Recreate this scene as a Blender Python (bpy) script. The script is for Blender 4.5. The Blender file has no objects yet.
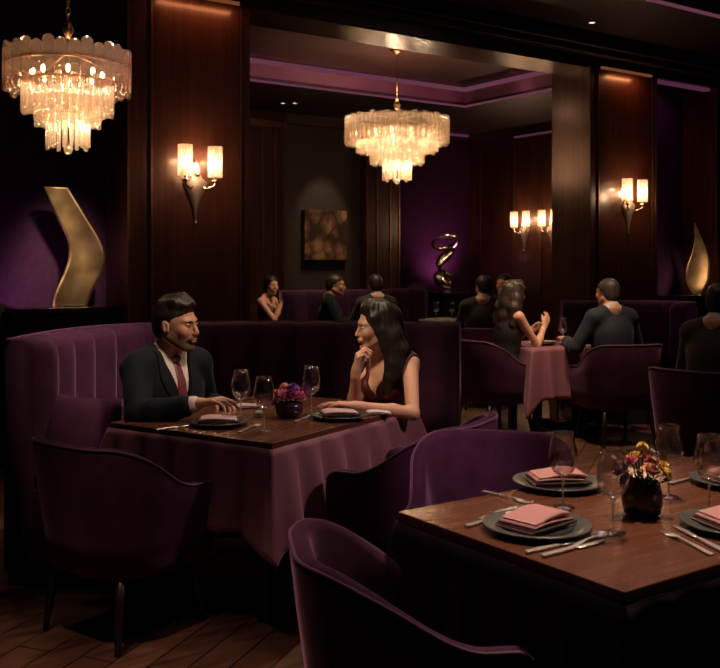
import bpy, math, random
import numpy as np
from mathutils import Matrix, Vector, Euler
random.seed(7); rng = np.random.RandomState(5)
PI = math.pi
SC = bpy.context.scene
COL = SC.collection

# ------------------------------------------------------------------ materials
def newmat(name):
    m = bpy.data.materials.new(name); m.use_nodes = True
    nt = m.node_tree; nt.nodes.clear()
    out = nt.nodes.new('ShaderNodeOutputMaterial')
    return m, nt, out
def N(nt, t, **kw):
    n = nt.nodes.new(t)
    for k, v in kw.items():
        if k in n.inputs: n.inputs[k].default_value = v
        else: setattr(n, k, v)
    return n
def L(nt, a, ao, b, bi): nt.links.new(a.outputs[ao], b.inputs[bi])
def c4(c): return (c[0], c[1], c[2], 1.0)
def coords(nt, scale=(1, 1, 1), rot=(0, 0, 0), kind='Object'):
    tc = N(nt, 'ShaderNodeTexCoord'); mp = N(nt, 'ShaderNodeMapping')
    mp.inputs['Scale'].default_value = scale; mp.inputs['Rotation'].default_value = rot
    L(nt, tc, kind, mp, 'Vector'); return mp
def pbr(name, c1, c2=None, rough=.5, metal=0., scale=(8, 8, 8), nscale=1., detail=4., bump=0., bdist=.01,
        sheen=0., sheen_c=(1, 1, 1), coat=0., spec=.5, wave=None, sss=0., rot=(0, 0, 0), rvar=0.):
    m, nt, out = newmat(name)
    b = N(nt, 'ShaderNodeBsdfPrincipled'); L(nt, b, 'BSDF', out, 'Surface')
    b.inputs['Roughness'].default_value = rough; b.inputs['Metallic'].default_value = metal
    b.inputs['Specular IOR Level'].default_value = spec
    b.inputs['Coat Weight'].default_value = coat; b.inputs['Coat Roughness'].default_value = .15
    if sheen:
        b.inputs['Sheen Weight'].default_value = sheen; b.inputs['Sheen Tint'].default_value = c4(sheen_c)
        b.inputs['Sheen Roughness'].default_value = .35
    mp = coords(nt, scale, rot)
    if wave:
        t = N(nt, 'ShaderNodeTexWave', wave_type='BANDS', bands_direction=wave[0])
        t.inputs['Scale'].default_value = nscale; t.inputs['Distortion'].default_value = wave[1]
        t.inputs['Detail'].default_value = detail; t.inputs['Detail Scale'].default_value = 1.5; fo = 'Fac'
    else:
        t = N(nt, 'ShaderNodeTexNoise'); t.inputs['Scale'].default_value = nscale
        t.inputs['Detail'].default_value = detail; fo = 'Fac'
    L(nt, mp, 'Vector', t, 'Vector')
    cr = N(nt, 'ShaderNodeValToRGB'); cr.color_ramp.elements[0].color = c4(c1)
    cr.color_ramp.elements[1].color = c4(c2 or c1)
    cr.color_ramp.elements[0].position = .3; cr.color_ramp.elements[1].position = .7
    L(nt, t, fo, cr, 'Fac'); L(nt, cr, 'Color', b, 'Base Color')
    if sss:
        b.inputs['Subsurface Weight'].default_value = sss
        b.inputs['Subsurface Radius'].default_value = (.02, .008, .005)
        b.inputs['Subsurface Scale'].default_value = .5
    if rvar:
        mr = N(nt, 'ShaderNodeMapRange'); mr.inputs['To Min'].default_value = rough - rvar; mr.inputs['To Max'].default_value = rough + rvar
        L(nt, t, fo, mr, 'Value'); L(nt, mr, 'Result', b, 'Roughness')
    if bump:
        bp = N(nt, 'ShaderNodeBump'); bp.inputs['Strength'].default_value = bump; bp.inputs['Distance'].default_value = bdist
        L(nt, t, fo, bp, 'Height'); L(nt, bp, 'Normal', b, 'Normal')
    return m
def emit(name, c, s):
    m, nt, out = newmat(name); e = N(nt, 'ShaderNodeEmission'); e.inputs['Color'].default_value = c4(c)
    e.inputs['Strength'].default_value = s; L(nt, e, 'Emission', out, 'Surface'); return m
def thin_glass(name, tint=(1, 1, 1), refl=1.0, diff=0., dcol=(1, .8, .6), rough=.02, glow=0., f0=.04):
    """thin clear glass: transparent body, facing-dependent reflection, optional translucent frosting (stems: highlight stand-in)"""
    m, nt, out = newmat(name)
    tr = N(nt, 'ShaderNodeBsdfTransparent'); tr.inputs['Color'].default_value = c4(tint)
    gl = N(nt, 'ShaderNodeBsdfGlossy'); gl.inputs['Roughness'].default_value = rough
    lw = N(nt, 'ShaderNodeLayerWeight'); lw.inputs['Blend'].default_value = .35
    mr = N(nt, 'ShaderNodeMapRange'); mr.inputs['To Min'].default_value = f0; mr.inputs['To Max'].default_value = min(1, .55 * refl)
    L(nt, lw, 'Facing', mr, 'Value')
    mx = N(nt, 'ShaderNodeMixShader'); L(nt, mr, 'Result', mx, 'Fac'); L(nt, tr, 0, mx, 1); L(nt, gl, 0, mx, 2)
    last = mx
    if diff:
        d = N(nt, 'ShaderNodeBsdfTranslucent'); d.inputs['Color'].default_value = c4(dcol)
        d2 = N(nt, 'ShaderNodeBsdfDiffuse'); d2.inputs['Color'].default_value = c4(dcol)
        ad = N(nt, 'ShaderNodeMixShader'); ad.inputs[0].default_value = .5; L(nt, d, 0, ad, 1); L(nt, d2, 0, ad, 2)
        m2 = N(nt, 'ShaderNodeMixShader'); m2.inputs[0].default_value = diff
        L(nt, mx, 0, m2, 1); L(nt, ad, 0, m2, 2); last = m2
    if glow:
        e = N(nt, 'ShaderNodeEmission'); e.inputs['Color'].default_value = c4(dcol); e.inputs['Strength'].default_value = glow
        a2 = N(nt, 'ShaderNodeAddShader'); L(nt, last, 0, a2, 0); L(nt, e, 0, a2, 1); last = a2
    L(nt, last, 0, out, 'Surface'); return m

MT = {}
MT['wood'] = pbr('mahogany', (.037, .0112, .0062), (.074, .0230, .0118), rough=.32, scale=(14, 14, .55), nscale=2.2, detail=6, bump=.04, bdist=.004, coat=.25, rvar=.06)
MT['wood_dark'] = pbr('dark_wood', (.012, .0045, .0035), (.024, .009, .0065), rough=.38, scale=(14, 14, .6), nscale=2.5, detail=5, coat=.2)
MT['jamb'] = pbr('polished_wood', (.060, .026, .014), (.10, .046, .024), rough=.27, metal=.35, scale=(16, 16, .4), nscale=2, detail=4, bump=.05, bdist=.003)
MT['brass'] = pbr('brass', (.45, .24, .10), (.55, .31, .14), rough=.3, metal=1., nscale=3)
MT['trim'] = pbr('bronze_trim', (.20, .10, .055), (.30, .16, .085), rough=.35, metal=.9, nscale=3)
MT['purple_wall'] = pbr('purple_panel', (.024, .0065, .022), (.032, .0095, .030), spec=.1, rough=.8, nscale=3, bump=.02)
MT['taupe'] = pbr('taupe_panel', (.050, .034, .027), (.065, .044, .034), rough=.7, nscale=12, detail=6, bump=.05, bdist=.004)
MT['ceil'] = pbr('ceiling_paint', (.060, .022, .019), (.072, .027, .022), rough=.6, nscale=2)
MT['ceil_dark'] = pbr('dark_ceiling', (.022, .009, .009), (.030, .012, .011), rough=.5, nscale=2)
MT['velvet'] = pbr('purple_velvet', (.040, .010, .028), (.060, .016, .043), rough=.85, nscale=5, detail=3, scale=(3, 3, 3), sheen=.40, sheen_c=(.85, .42, .66), spec=.15, bump=.03, bdist=.004)
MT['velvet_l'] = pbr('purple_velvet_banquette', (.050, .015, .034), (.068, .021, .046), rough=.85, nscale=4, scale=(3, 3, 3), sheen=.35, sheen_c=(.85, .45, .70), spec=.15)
MT['velvet_shaded'] = pbr('shaded_purple_velvet', (.022, .006, .019), (.032, .009, .027), rough=.9, nscale=4, scale=(3, 3, 3), sheen=.2, sheen_c=(.8, .4, .7), spec=.1)  # darker copy of the velvet, standing in for dim light on the rear banquettes
MT['piping'] = pbr('piping_velvet_lit', (.10, .034, .070), (.12, .04, .085), rough=.7, sheen=.5, sheen_c=(1, .5, .8))  # lit pinkish rim put into the piping's lighter colour
MT['legwood'] = pbr('ebony_leg', (.010, .006, .005), (.018, .010, .008), rough=.35, scale=(8, 8, 1))
MT['cloth'] = pbr('mauve_cloth', (.19, .068, .092), (.23, .084, .112), rough=.62, nscale=60, detail=2, sheen=.3, sheen_c=(1, .6, .8), bump=.03, bdist=.001)
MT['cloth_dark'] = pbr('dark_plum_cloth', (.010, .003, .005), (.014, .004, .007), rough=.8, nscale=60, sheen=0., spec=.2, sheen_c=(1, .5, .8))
MT['plate'] = pbr('charger_glaze', (.055, .058, .052), (.082, .084, .075), rough=.33, nscale=6, detail=5, coat=.2)
MT['plate_dark'] = pbr('slate_glaze', (.020, .019, .020), (.035, .032, .033), rough=.3, nscale=6)
MT['porcelain'] = pbr('porcelain', (.5, .46, .42), (.55, .5, .46), rough=.25, nscale=4, coat=.3)
MT['napkin'] = pbr('rose_linen', (.46, .20, .20), (.54, .25, .25), rough=.8, nscale=90, detail=2, bump=.08, bdist=.001)
MT['napkin_pale'] = pbr('pale_rose_linen', (.52, .36, .36), (.60, .43, .42), rough=.8, nscale=90, detail=2, bump=.05, bdist=.001)
MT['napkin_edge'] = pbr('dark_hem', (.035, .015, .015), (.045, .02, .02), rough=.8)
MT['linen'] = pbr('ivory_linen', (.55, .48, .42), (.62, .55, .48), rough=.8, nscale=60)
MT['steel'] = pbr('silver', (.78, .74, .68), (.86, .82, .76), rough=.33, metal=1., nscale=2)
MT['dsteel'] = pbr('dark_blade', (.30, .28, .26), (.34, .32, .3), rough=.2, metal=1., nscale=2)
MT['silver'] = pbr('silvered_bronze', (.42, .36, .32), (.55, .48, .42), rough=.2, metal=1., nscale=2)
MT['silver_soft'] = pbr('aged_silver', (.30, .24, .20), (.46, .38, .31), rough=.42, metal=.85, nscale=30, bump=.5, bdist=.006)
MT['bronze'] = pbr('gilt_bronze', (.36, .22, .105), (.62, .42, .22), rough=.36, metal=.95, scale=(3, 3, 3), nscale=2, detail=2, bump=.02, bdist=.01, rvar=.08)
MT['black'] = pbr('black_lacquer', (.010, .008, .010), (.014, .011, .013), rough=.22, coat=.4, nscale=3)
MT['suit'] = pbr('charcoal_suit', (.006, .0085, .0125), (.009, .012, .017), rough=.78, nscale=120, detail=2, spec=.15, sheen=.12, sheen_c=(.5, .75, .9), bump=.04, bdist=.001)
MT['suit_navy'] = pbr('navy_suit', (.009, .013, .022), (.013, .018, .030), rough=.78, nscale=120, detail=2, sheen=.1, sheen_c=(.5, .7, 1))
MT['suit_brown'] = pbr('brown_suit', (.014, .011, .009), (.020, .016, .012), rough=.78, nscale=120, sheen=.15)
MT['shirt'] = pbr('white_shirt', (.62, .52, .48), (.68, .58, .53), rough=.7, nscale=80)
MT['tie'] = pbr('burgundy_tie', (.13, .022, .040), (.19, .035, .058), rough=.4, scale=(1, 60, 60), rot=(.7, 0, 0), nscale=3, sheen=.3)
MT['dress'] = pbr('burgundy_dress', (.060, .005, .010), (.085, .008, .015), rough=.45, nscale=30, sheen=.12, sheen_c=(1, .4, .5))
MT['dress_black'] = pbr('black_dress', (.010, .008, .012), (.015, .012, .017), rough=.55, nscale=30)
MT['lace'] = pbr('burgundy_lace', (.11, .018, .028), (.03, .004, .008), rough=.5, nscale=120, bump=.5, bdist=.003)
def skin(n, a, b): return pbr(n, a, b, rough=.48, nscale=14, detail=4, sss=.12, spec=.4)
MT['skin_m'] = skin('skin_olive', (.47, .235, .145), (.55, .285, .18))
MT['skin_f'] = skin('skin_warm', (.56, .30, .20), (.63, .345, .235))
def hairmat(n, a, b): return pbr(n, a, b, rough=.46, scale=(1, 1, .14), nscale=95, detail=3, bump=.45, bdist=.004, spec=.35)
MT['hair_black'] = hairmat('black_hair', (.006, .004, .004), (.024, .015, .012))
MT['hair_brown'] = hairmat('brown_hair', (.014, .008, .006), (.055, .033, .025))
MT['hair_grey'] = hairmat('greying_hair', (.030, .022, .018), (.10, .075, .06))
MT['beard'] = pbr('stubble', (.065, .032, .022), (.15, .075, .05), rough=.8, nscale=300, detail=2, bump=.3, bdist=.002)
MT['lips_f'] = pbr('red_lips', (.30, .05, .055), (.36, .065, .07), rough=.4)
MT['lips_m'] = pbr('lips', (.36, .14, .105), (.4, .16, .12), rough=.5)
MT['eye'] = pbr('eye_white', (.45, .38, .33), (.5, .42, .37), rough=.15)
MT['iris'] = pbr('iris_dark', (.02, .01, .006), (.03, .015, .01), rough=.1)
MT['glass'] = thin_glass('wine_glass', (.96, .95, .95), refl=1.3, f0=.08, rough=.04)
MT['glass_stem'] = thin_glass('wine_glass_stem', (.9, .88, .86), refl=1.6, f0=.22, rough=.16, diff=.18, dcol=(.9, .85, .8))  # pale diffuse share stands in for bright highlights in the stem
MT['crystal'] = thin_glass('crystal', (.94, .88, .82), refl=1.4, diff=.24, dcol=(1, .84, .66), rough=.10, f0=.16)
MT['crystal_clear'] = thin_glass('clear_crystal', (.86, .72, .64), refl=1.2, diff=.07, dcol=(1, .78, .6), rough=.08, f0=.10)
MT['shade'] = thin_glass('ribbed_shade', (1, .9, .78), refl=.8, diff=.42, dcol=(1, .86, .70), rough=.2, f0=.1)
MT['bulb'] = emit('warm_bulb', (1, .74, .48), 22)
MT['bulb_s'] = emit('warm_filament', (1, .74, .46), 16)
MT['led'] = emit('purple_led', (.62, .16, .42), .12)
MT['riser'] = pbr('riser_pink_lit', (.16, .06, .09), (.18, .07, .10), rough=.6)  # lighter pink puts the cove glow into the riser's colour
MT['led_lip'] = emit('purple_led_lip_glow', (.60, .18, .30), .20)  # cove LED strip, and mould lips given glow for the light on them
MT['led_o'] = emit('amber_led', (1, .30, .12), .16)
MT['spotlens'] = emit('downlight_lens', (1, .75, .5), 2.5)
MT['vase'] = pbr('dark_vase', (.018, .008, .014), (.035, .014, .026), rough=.28, coat=.4, nscale=4)
MT['green'] = pbr('leaf_green', (.03, .06, .02), (.06, .10, .03), rough=.55, nscale=10)
for k, a, b in (('f_yellow', (.72, .46, .06), (.85, .6, .12)), ('f_peach', (.80, .33, .18), (.88, .46, .3)),
                ('f_plum', (.22, .02, .10), (.32, .04, .16)), ('f_pink', (.62, .10, .22), (.72, .2, .3)), ('f_purple', (.16, .05, .30), (.24, .09, .4)),
                ('f_red', (.45, .05, .05), (.6, .1, .08))):
    MT[k] = pbr(k, a, b, rough=.6, nscale=30)
def floor_mat():
    m, nt, out = newmat('plank_floor')
    b = N(nt, 'ShaderNodeBsdfPrincipled'); L(nt, b, 'BSDF', out, 'Surface')
    mp = coords(nt, (1, 1, 1), (0, 0, math.radians(-35)))
    br = N(nt, 'ShaderNodeTexBrick'); br.offset = .37
    br.inputs['Scale'].default_value = 1.; br.inputs['Brick Width'].default_value = 1.1; br.inputs['Row Height'].default_value = .14
    br.inputs['Mortar Size'].default_value = .004; br.inputs['Color1'].default_value = (.14, .065, .040, 1)
    br.inputs['Color2'].default_value = (.085, .036, .024, 1); br.inputs['Mortar'].default_value = (.012, .006, .004, 1)
    L(nt, mp, 'Vector', br, 'Vector')
    m2 = coords(nt, (1.2, 9, 1), (0, 0, math.radians(-35)))
    no = N(nt, 'ShaderNodeTexNoise'); no.inputs['Scale'].default_value = 2.5; no.inputs['Detail'].default_value = 6
    L(nt, m2, 'Vector', no, 'Vector')
    m3 = coords(nt, (1, 1, 1)); n3 = N(nt, 'ShaderNodeTexNoise'); n3.inputs['Scale'].default_value = 3.2; n3.inputs['Detail'].default_value = 3
    L(nt, m3, 'Vector', n3, 'Vector')
    r1 = N(nt, 'ShaderNodeMapRange'); r1.inputs['From Min'].default_value = .3; r1.inputs['From Max'].default_value = .7; r1.inputs['To Min'].default_value = .45; r1.inputs['To Max'].default_value = 1.35
    L(nt, no, 'Fac', r1, 'Value')
    r2 = N(nt, 'ShaderNodeMapRange'); r2.inputs['From Min'].default_value = .35; r2.inputs['From Max'].default_value = .65; r2.inputs['To Min'].default_value = .6; r2.inputs['To Max'].default_value = 1.3
    L(nt, n3, 'Fac', r2, 'Value')
    mu = N(nt, 'ShaderNodeMath', operation='MULTIPLY'); L(nt, r1, 0, mu, 0); L(nt, r2, 0, mu, 1)
    vm = N(nt, 'ShaderNodeVectorMath', operation='SCALE'); L(nt, br, 'Color', vm, 0); L(nt, mu, 0, vm, 'Scale')
    L(nt, vm, 0, b, 'Base Color'); b.inputs['Roughness'].default_value = .42
    bp = N(nt, 'ShaderNodeBump'); bp.inputs['Strength'].default_value = .15; bp.inputs['Distance'].default_value = .004
    L(nt, no, 'Fac', bp, 'Height'); L(nt, bp, 'Normal', b, 'Normal')
    return m
MT['floor'] = floor_mat()
MT['tabletop'] = pbr('table_mahogany', (.105, .034, .017), (.145, .048, .023), rough=.27, scale=(1.5, 16, 1), nscale=2.0, detail=5, coat=.30, bump=.015, bdist=.002, rvar=.05)
def art_mat():
    m, nt, out = newmat('floral_relief')
    b = N(nt, 'ShaderNodeBsdfPrincipled'); L(nt, b, 'BSDF', out, 'Surface')
    mp = coords(nt, (1, 1, 1)); ns = N(nt, 'ShaderNodeTexNoise'); ns.inputs['Scale'].default_value = 4; L(nt, mp, 'Vector', ns, 'Vector')
    ad = N(nt, 'ShaderNodeMixRGB'); ad.inputs[0].default_value = .12; L(nt, mp, 'Vector', ad, 1); L(nt, ns, 'Color', ad, 2)
    v = N(nt, 'ShaderNodeTexVoronoi'); v.inputs['Scale'].default_value = 5.5; L(nt, ad, 0, v, 'Vector')
    w = N(nt, 'ShaderNodeTexVoronoi'); w.inputs['Scale'].default_value = 19; L(nt, ad, 0, w, 'Vector')
    s = N(nt, 'ShaderNodeSeparateColor'); L(nt, v, 'Color', s, 0)
    a0 = N(nt, 'ShaderNodeMath', operation='MULTIPLY_ADD'); L(nt, v, 'Distance', a0, 0); a0.inputs[1].default_value = -1.1; a0.inputs[2].default_value = .86
    a1 = N(nt, 'ShaderNodeMath', operation='MULTIPLY_ADD'); L(nt, s, 0, a1, 0); a1.inputs[1].default_value = .55; L(nt, a0, 0, a1, 2)
    a = N(nt, 'ShaderNodeMath', operation='MULTIPLY_ADD'); L(nt, w, 'Distance', a, 0); a.inputs[1].default_value = -.35; L(nt, a1, 0, a, 2)
    cr = N(nt, 'ShaderNodeValToRGB'); e = cr.color_ramp.elements
    e[0].position = .2; e[0].color = (.05, .022, .012, 1); e[1].position = .95; e[1].color = (.50, .27, .15, 1)
    n = e.new(.55); n.color = (.20, .09, .045, 1)
    L(nt, a, 0, cr, 'Fac'); L(nt, cr, 'Color', b, 'Base Color'); b.inputs['Roughness'].default_value = .5
    bp = N(nt, 'ShaderNodeBump'); bp.inputs['Strength'].default_value = .6; bp.inputs['Distance'].default_value = .02
    L(nt, v, 'Distance', bp, 'Height'); L(nt, bp, 'Normal', b, 'Normal'); return m
MT['art'] = art_mat()

# ------------------------------------------------------------------ mesh helpers
class MB:
    def __init__(s): s.v = []; s.f = []
    def add(s, vs, fs):
        o = len(s.v); s.v += [tuple(map(float, p)) for p in vs]; s.f += [tuple(i + o for i in f) for f in fs]; return s
    def box(s, x0, x1, y0, y1, z0, z1):
        vs = [(x, y, z) for z in (z0, z1) for y in (y0, y1) for x in (x0, x1)]
        return s.add(vs, [(0, 2, 3, 1), (4, 5, 7, 6), (0, 1, 5, 4), (2, 6, 7, 3), (0, 4, 6, 2), (1, 3, 7, 5)])
    def lathe(s, prof, n=32, c=(0, 0, 0), cap=True):
        vs = []; k = len(prof)
        for i in range(n):
            a = 2 * PI * i / n
            for r, z in prof: vs.append((c[0] + r * math.cos(a), c[1] + r * math.sin(a), c[2] + z))
        fs = []
        for i in range(n):
            j = (i + 1) % n
            for q in range(k - 1): fs.append((i * k + q, j * k + q, j * k + q + 1, i * k + q + 1))
        if cap:
            if prof[0][0] > 1e-5: fs.append(tuple(i * k for i in range(n))[::-1])
            if prof[-1][0] > 1e-5: fs.append(tuple(i * k + k - 1 for i in range(n)))
        return s.add(vs, fs)
    def tube(s, pts, r, n=10, closed=False):
        pts = [Vector(p) for p in pts]; m = len(pts)
        rs = r if hasattr(r, '__len__') else [r] * m
        vs = []; up = Vector((0, 0, 1)); pu = None
        for i, p in enumerate(pts):
            a = pts[(i - 1) % m] if (closed or i > 0) else p; b = pts[(i + 1) % m] if (closed or i < m - 1) else p
            d = (b - a).normalized()
            if pu is None:
                pu = d.cross(up); pu = d.cross(Vector((1, 0, 0))) if pu.length < .1 else pu
            u = (pu - d * pu.dot(d)).normalized(); w = d.cross(u); pu = u
            for k in range(n):
                t = 2 * PI * k / n; vs.append(p + (u * math.cos(t) + w * math.sin(t)) * rs[i])
        fs = []
        for i in range(m if closed else m - 1):
            j = (i + 1) % m
            for k in range(n): q = (k + 1) % n; fs.append((i * n + k, i * n + q, j * n + q, j * n + k))
        if not closed: fs.append(tuple(range(n))[::-1]); fs.append(tuple((m - 1) * n + k for k in range(n)))
        return s.add(vs, fs)
    def sell(s, c, r, e1=1., e2=1., n=28, m=16, R=None):
        """superellipsoid"""
        sp = lambda v, e: math.copysign(abs(v) ** e, v)
        vs = []
        for i in range(m + 1):
            ph = -PI / 2 + PI * i / m
            for j in range(n):
                th = 2 * PI * j / n
                p = Vector((r[0] * sp(math.cos(ph), e1) * sp(math.cos(th), e2), r[1] * sp(math.cos(ph), e1) * sp(math.sin(th), e2), r[2] * sp(math.sin(ph), e1)))
                if R is not None: p = R @ p
                vs.append((p.x + c[0], p.y + c[1], p.z + c[2]))
        fs = [(i * n + j, i * n + (j + 1) % n, (i + 1) * n + (j + 1) % n, (i + 1) * n + j) for i in range(m) for j in range(n)]
        return s.add(vs, fs)
    def sweep(s, secs, capends=True, closed=True):
        k = len(secs[0]); vs = [p for q in secs for p in q]; fs = []
        for i in range(len(secs) - 1):
            for j in range(k if closed else k - 1):
                q = (j + 1) % k; fs.append((i * k + j, i * k + q, (i + 1) * k + q, (i + 1) * k + j))
        if capends: fs.append(tuple(range(k))[::-1]); fs.append(tuple((len(secs) - 1) * k + j for j in range(k)))
        return s.add(vs, fs)
def link(name, me, mat, parent=None, smooth=True, ang=None):
    me.materials.clear(); me.materials.append(MT[mat] if isinstance(mat, str) else mat)
    if smooth: me.polygons.foreach_set('use_smooth', [True] * len(me.polygons))
    o = bpy.data.objects.new(name, me); COL.objects.link(o)
    if parent is not None: o.parent = parent
    return o
def obj(name, mb, mat, parent=None, smooth=True, bevel=0., sub=0, fix=True):
    me = bpy.data.meshes.new(name); me.from_pydata(mb.v, [], mb.f); me.update()
    if fix:
        import bmesh
        bm = bmesh.new(); bm.from_mesh(me); bmesh.ops.remove_doubles(bm, verts=bm.verts, dist=1e-5)
        bmesh.ops.recalc_face_normals(bm, faces=bm.faces); bm.to_mesh(me); bm.free()
    o = link(name, me, mat, parent, smooth)
    if bevel:
        b = o.modifiers.new('bevel', 'BEVEL'); b.width = bevel; b.segments = 3; b.limit_method = 'ANGLE'; b.harden_normals = True
    if sub:
        b = o.modifiers.new('sub', 'SUBSURF'); b.levels = sub; b.render_levels = sub
    return o
def empty(name, loc=(0, 0, 0), rz=0., s=1.):
    o = bpy.data.objects.new(name, None); COL.objects.link(o); o.location = loc; o.rotation_euler = (0, 0, rz); o.scale = (s, s, s); o.empty_display_size = .1
    return o
def tag(o, label=None, cat=None, group=None, kind=None):
    if label: o['label'] = label
    if cat: o['category'] = cat
    if group: o['group'] = group
    if kind: o['kind'] = kind
    return o
def struct(name, mb, mat, M=None, smooth=False, bevel=0.):
    o = obj(name, mb, mat, None, smooth, bevel); o['kind'] = 'structure'
    if M is not None: o.matrix_world = M
    return o
def dup(root, loc=None, rz=None, label=None, group=None, cat=None):
    r = root.copy(); COL.objects.link(r); r.scale = (1, 1, 1)
    if loc is not None: r.location = loc
    if rz is not None: r.rotation_euler = (0, 0, rz)
    if label: r['label'] = label
    if group: r['group'] = group
    def rec(src, dst):
        for ch in list(src.children):
            if ch in done: continue
            c = ch.copy(); COL.objects.link(c); c.parent = dst; done.add(c); rec(ch, c)
    done = set(); rec(root, r)
    return r

# ------------------------------------------------------------------ camera / frame helpers
F = 950.; H = 1.45; CX = 360.; HY = 263.
cam = bpy.data.cameras.new('camera'); co = bpy.data.objects.new('camera', cam); COL.objects.link(co)
co.location = (0, 0, H); co.rotation_euler = (PI / 2, 0, 0)
cam.sensor_width = 36.; cam.lens = F / 720. * 36.; cam.shift_y = -(334. - HY) / 720.; cam.clip_start = .05
SC.camera = co
cam.dof.use_dof = True; cam.dof.focus_distance = 4.3; cam.dof.aperture_fstop = 7.0
def at(px, d): return ((px - CX) / F * d, d)
def atz(px, py, z): d = F * (H - z) / (py - HY); return Vector(((px - CX) / F * d, d, z))
WA = math.radians(35)
w = Vector((math.cos(WA), math.sin(WA), 0)); nn = Vector((-math.sin(WA), math.cos(WA), 0))
P0 = Vector((-1.215, 7.08, 0))
MW = Matrix.Translation(P0) @ Matrix.Rotation(WA, 4, 'Z')
def tw(px, dep=0.):      # position along the wall at a given column of the picture
    q = P0 + nn * dep; r = (px - CX) / F
    return (q.y * r - q.x) / (w.x - w.y * r)
def W(t, dep, z=0.): return P0 + w * t + nn * dep + Vector((0, 0, z))

# ------------------------------------------------------------------ room shell
ZB = 3.43; ZC = 3.73
struct('floor', MB().box(-9, 13, -6, 9, -.1, 0), 'floor', MW)
NIW = .42
tL = tw(127); tO0 = tw(250); tO1 = tw(590); tR0 = tw(655); tR1 = tw(715)
# main wall: wood pier left, fascia over the opening, wood pier right, purple niches between
struct('wall_left', MB().box(tL, tO0, 0, .48, 0, ZC), 'wood', MW)
struct('wall_fascia', MB().box(tL - 5, tR1 + 6, .0, .48, ZB, ZC + .25).box(tO0, tO1, .4801, .50, ZB, ZC + .2), 'wood_dark', MW)
struct('trim_4', MB().box(tO0 - .05, tO1 + .0, .02, .46, ZB - .012, ZB), 'jamb', MW)
tP = tw(557.)
struct('wall_right', MB().box(tO1, tR0, 0, .48, 0, ZB), 'wood', MW)
struct('wall_jamb', MB().box(tO1 - .02, tO1, -.02, .50, 0, ZB), 'jamb', MW)
struct('wall_far_right', MB().box(tR1, tR1 + 6, 0, .48, 0, ZB), 'wood', MW)
struct('wall_niche_left', MB().box(tL - 5, tL, NIW, .48, 0, ZB), 'purple_wall', MW)
struct('wall_niche_right', MB().box(tR0, tR1, NIW, .48, 0, ZB), 'purple_wall', MW)
# cornice bands above
mb = MB()
mb.box(tL - 5, tR1 + 6, -.10, 0, ZB + .10, ZB + .16); mb.box(tL - 5, tR1 + 6, -.16, 0, ZB + .16, ZC)
struct('trim_1', mb, 'ceil_dark', MW, bevel=.01)
# brass strips on the wall
mb = MB()
def strip(mb, px, z1=ZB, ww=.016): t = tw(px); mb.box(t - ww / 2, t + ww / 2, -.018, .0, 0, z1)
for px in (127.5, 151, 240): strip(mb, px)
struct('trim_2', mb, 'trim', MW)
mb = MB()
for px in (598, 652, 655.5, 716): strip(mb, px)
struct('trim_3', mb, 'trim', MW)
# raised frames around the wood panels (flat boards between the strips)
mb = MB()
mb.box(tw(152.5), tw(238.5), -.008, 0, .2, ZB - .02)
mb.box(tw(599.5), tw(650.5), -.008, 0, .2, ZB - .02)
struct('trim_5', mb, 'wood', MW)
# lit lines at the head of panels and niche
struct('trim_6', MB().box(tR0 + .02, tR1 - .02, .05, .12, ZB - .03, ZB - .001), 'led', MW)
struct('trim_7', MB().box(tw(600), tw(650), -.03, -.010, ZB - .012, ZB + .012).box(tw(160), tw(238), -.03, -.010, ZB - .012, ZB + .012), 'led_o', MW)
# front ceiling with raised tray
CE = -1.16
mb = MB(); mb.box(-9, 13, CE, -.0, ZC, ZC + .06)
mb.box(-9, 13, CE, CE + .05, ZC + .06, ZC + .30)
struct('ceiling_edge', mb, 'ceil_dark', MW)
struct('ceiling', MB().box(-9, 13, -12, CE + .05, ZC + .30, ZC + .36), 'ceil', MW)
struct('trim_8', MB().box(-2, 12, CE - .03, CE, ZC + .0, ZC + .022).box(-2, 12, CE - .03, CE, ZC + .24, ZC + .29), 'led_lip', MW)
# back room
DB = 4.32; tC = tw(480, DB)
t1, t2, t3, t4 = tw(285, DB), tw(365, DB), tw(400, DB), tC
mb = MB().box(-3, t1, DB, DB + .5, 0, ZB).box(t2, t3, DB, DB + .5, 0, ZB)
struct('wall_back', mb, 'wood', MW)
struct('wall_back_panel', MB().box(t1, t2, DB + .12, DB + .5, 0, 3.3).box(t1, t2, DB, DB + .5, 3.3, ZB), 'taupe', MW)
struct('wall_back_niche', MB().box(t3, t4 + .1, DB + .25, DB + .5, 0, ZB), 'purple_wall', MW)
mb = MB()
for px in (262, 275, 283, 367, 377, 390, 399, 480): 
    t = tw(px, DB); mb.box(t - .009, t + .009, DB - .014, DB, 0, ZB - .1)
mb.box(-3, t1, DB - .05, DB, 3.22, 3.3)
struct('trim_9', mb, 'trim', MW)
# side wall of back room
mb = MB().box(tC, tC + .3, .48, DB + .6, 0, ZB)
struct('wall_side', mb, 'wood', MW)
def usd(px):   # depth coordinate on the side wall for a picture column
    r = (px - CX) / F; c = W(tC, 0)
    # (c + nn*dep).x / (c+nn*dep).y = r
    return (c.y * r - c.x) / (nn.x - nn.y * r)
mb = MB()
for px in (514, 540.5): 
    d = usd(px); mb.box(tC - .02, tC, d - .02, d + .01, 0, ZB - .12)
struct('trim_10', mb, 'trim', MW)
struct('trim_11', MB().box(tC - .03, tC - .005, .5, usd(514) - .03, ZB - .16, ZB - .135).box(t3 + .05, tC - .05, DB + .2, DB + .25, ZB - .04, ZB - .01), 'led', MW)
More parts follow.
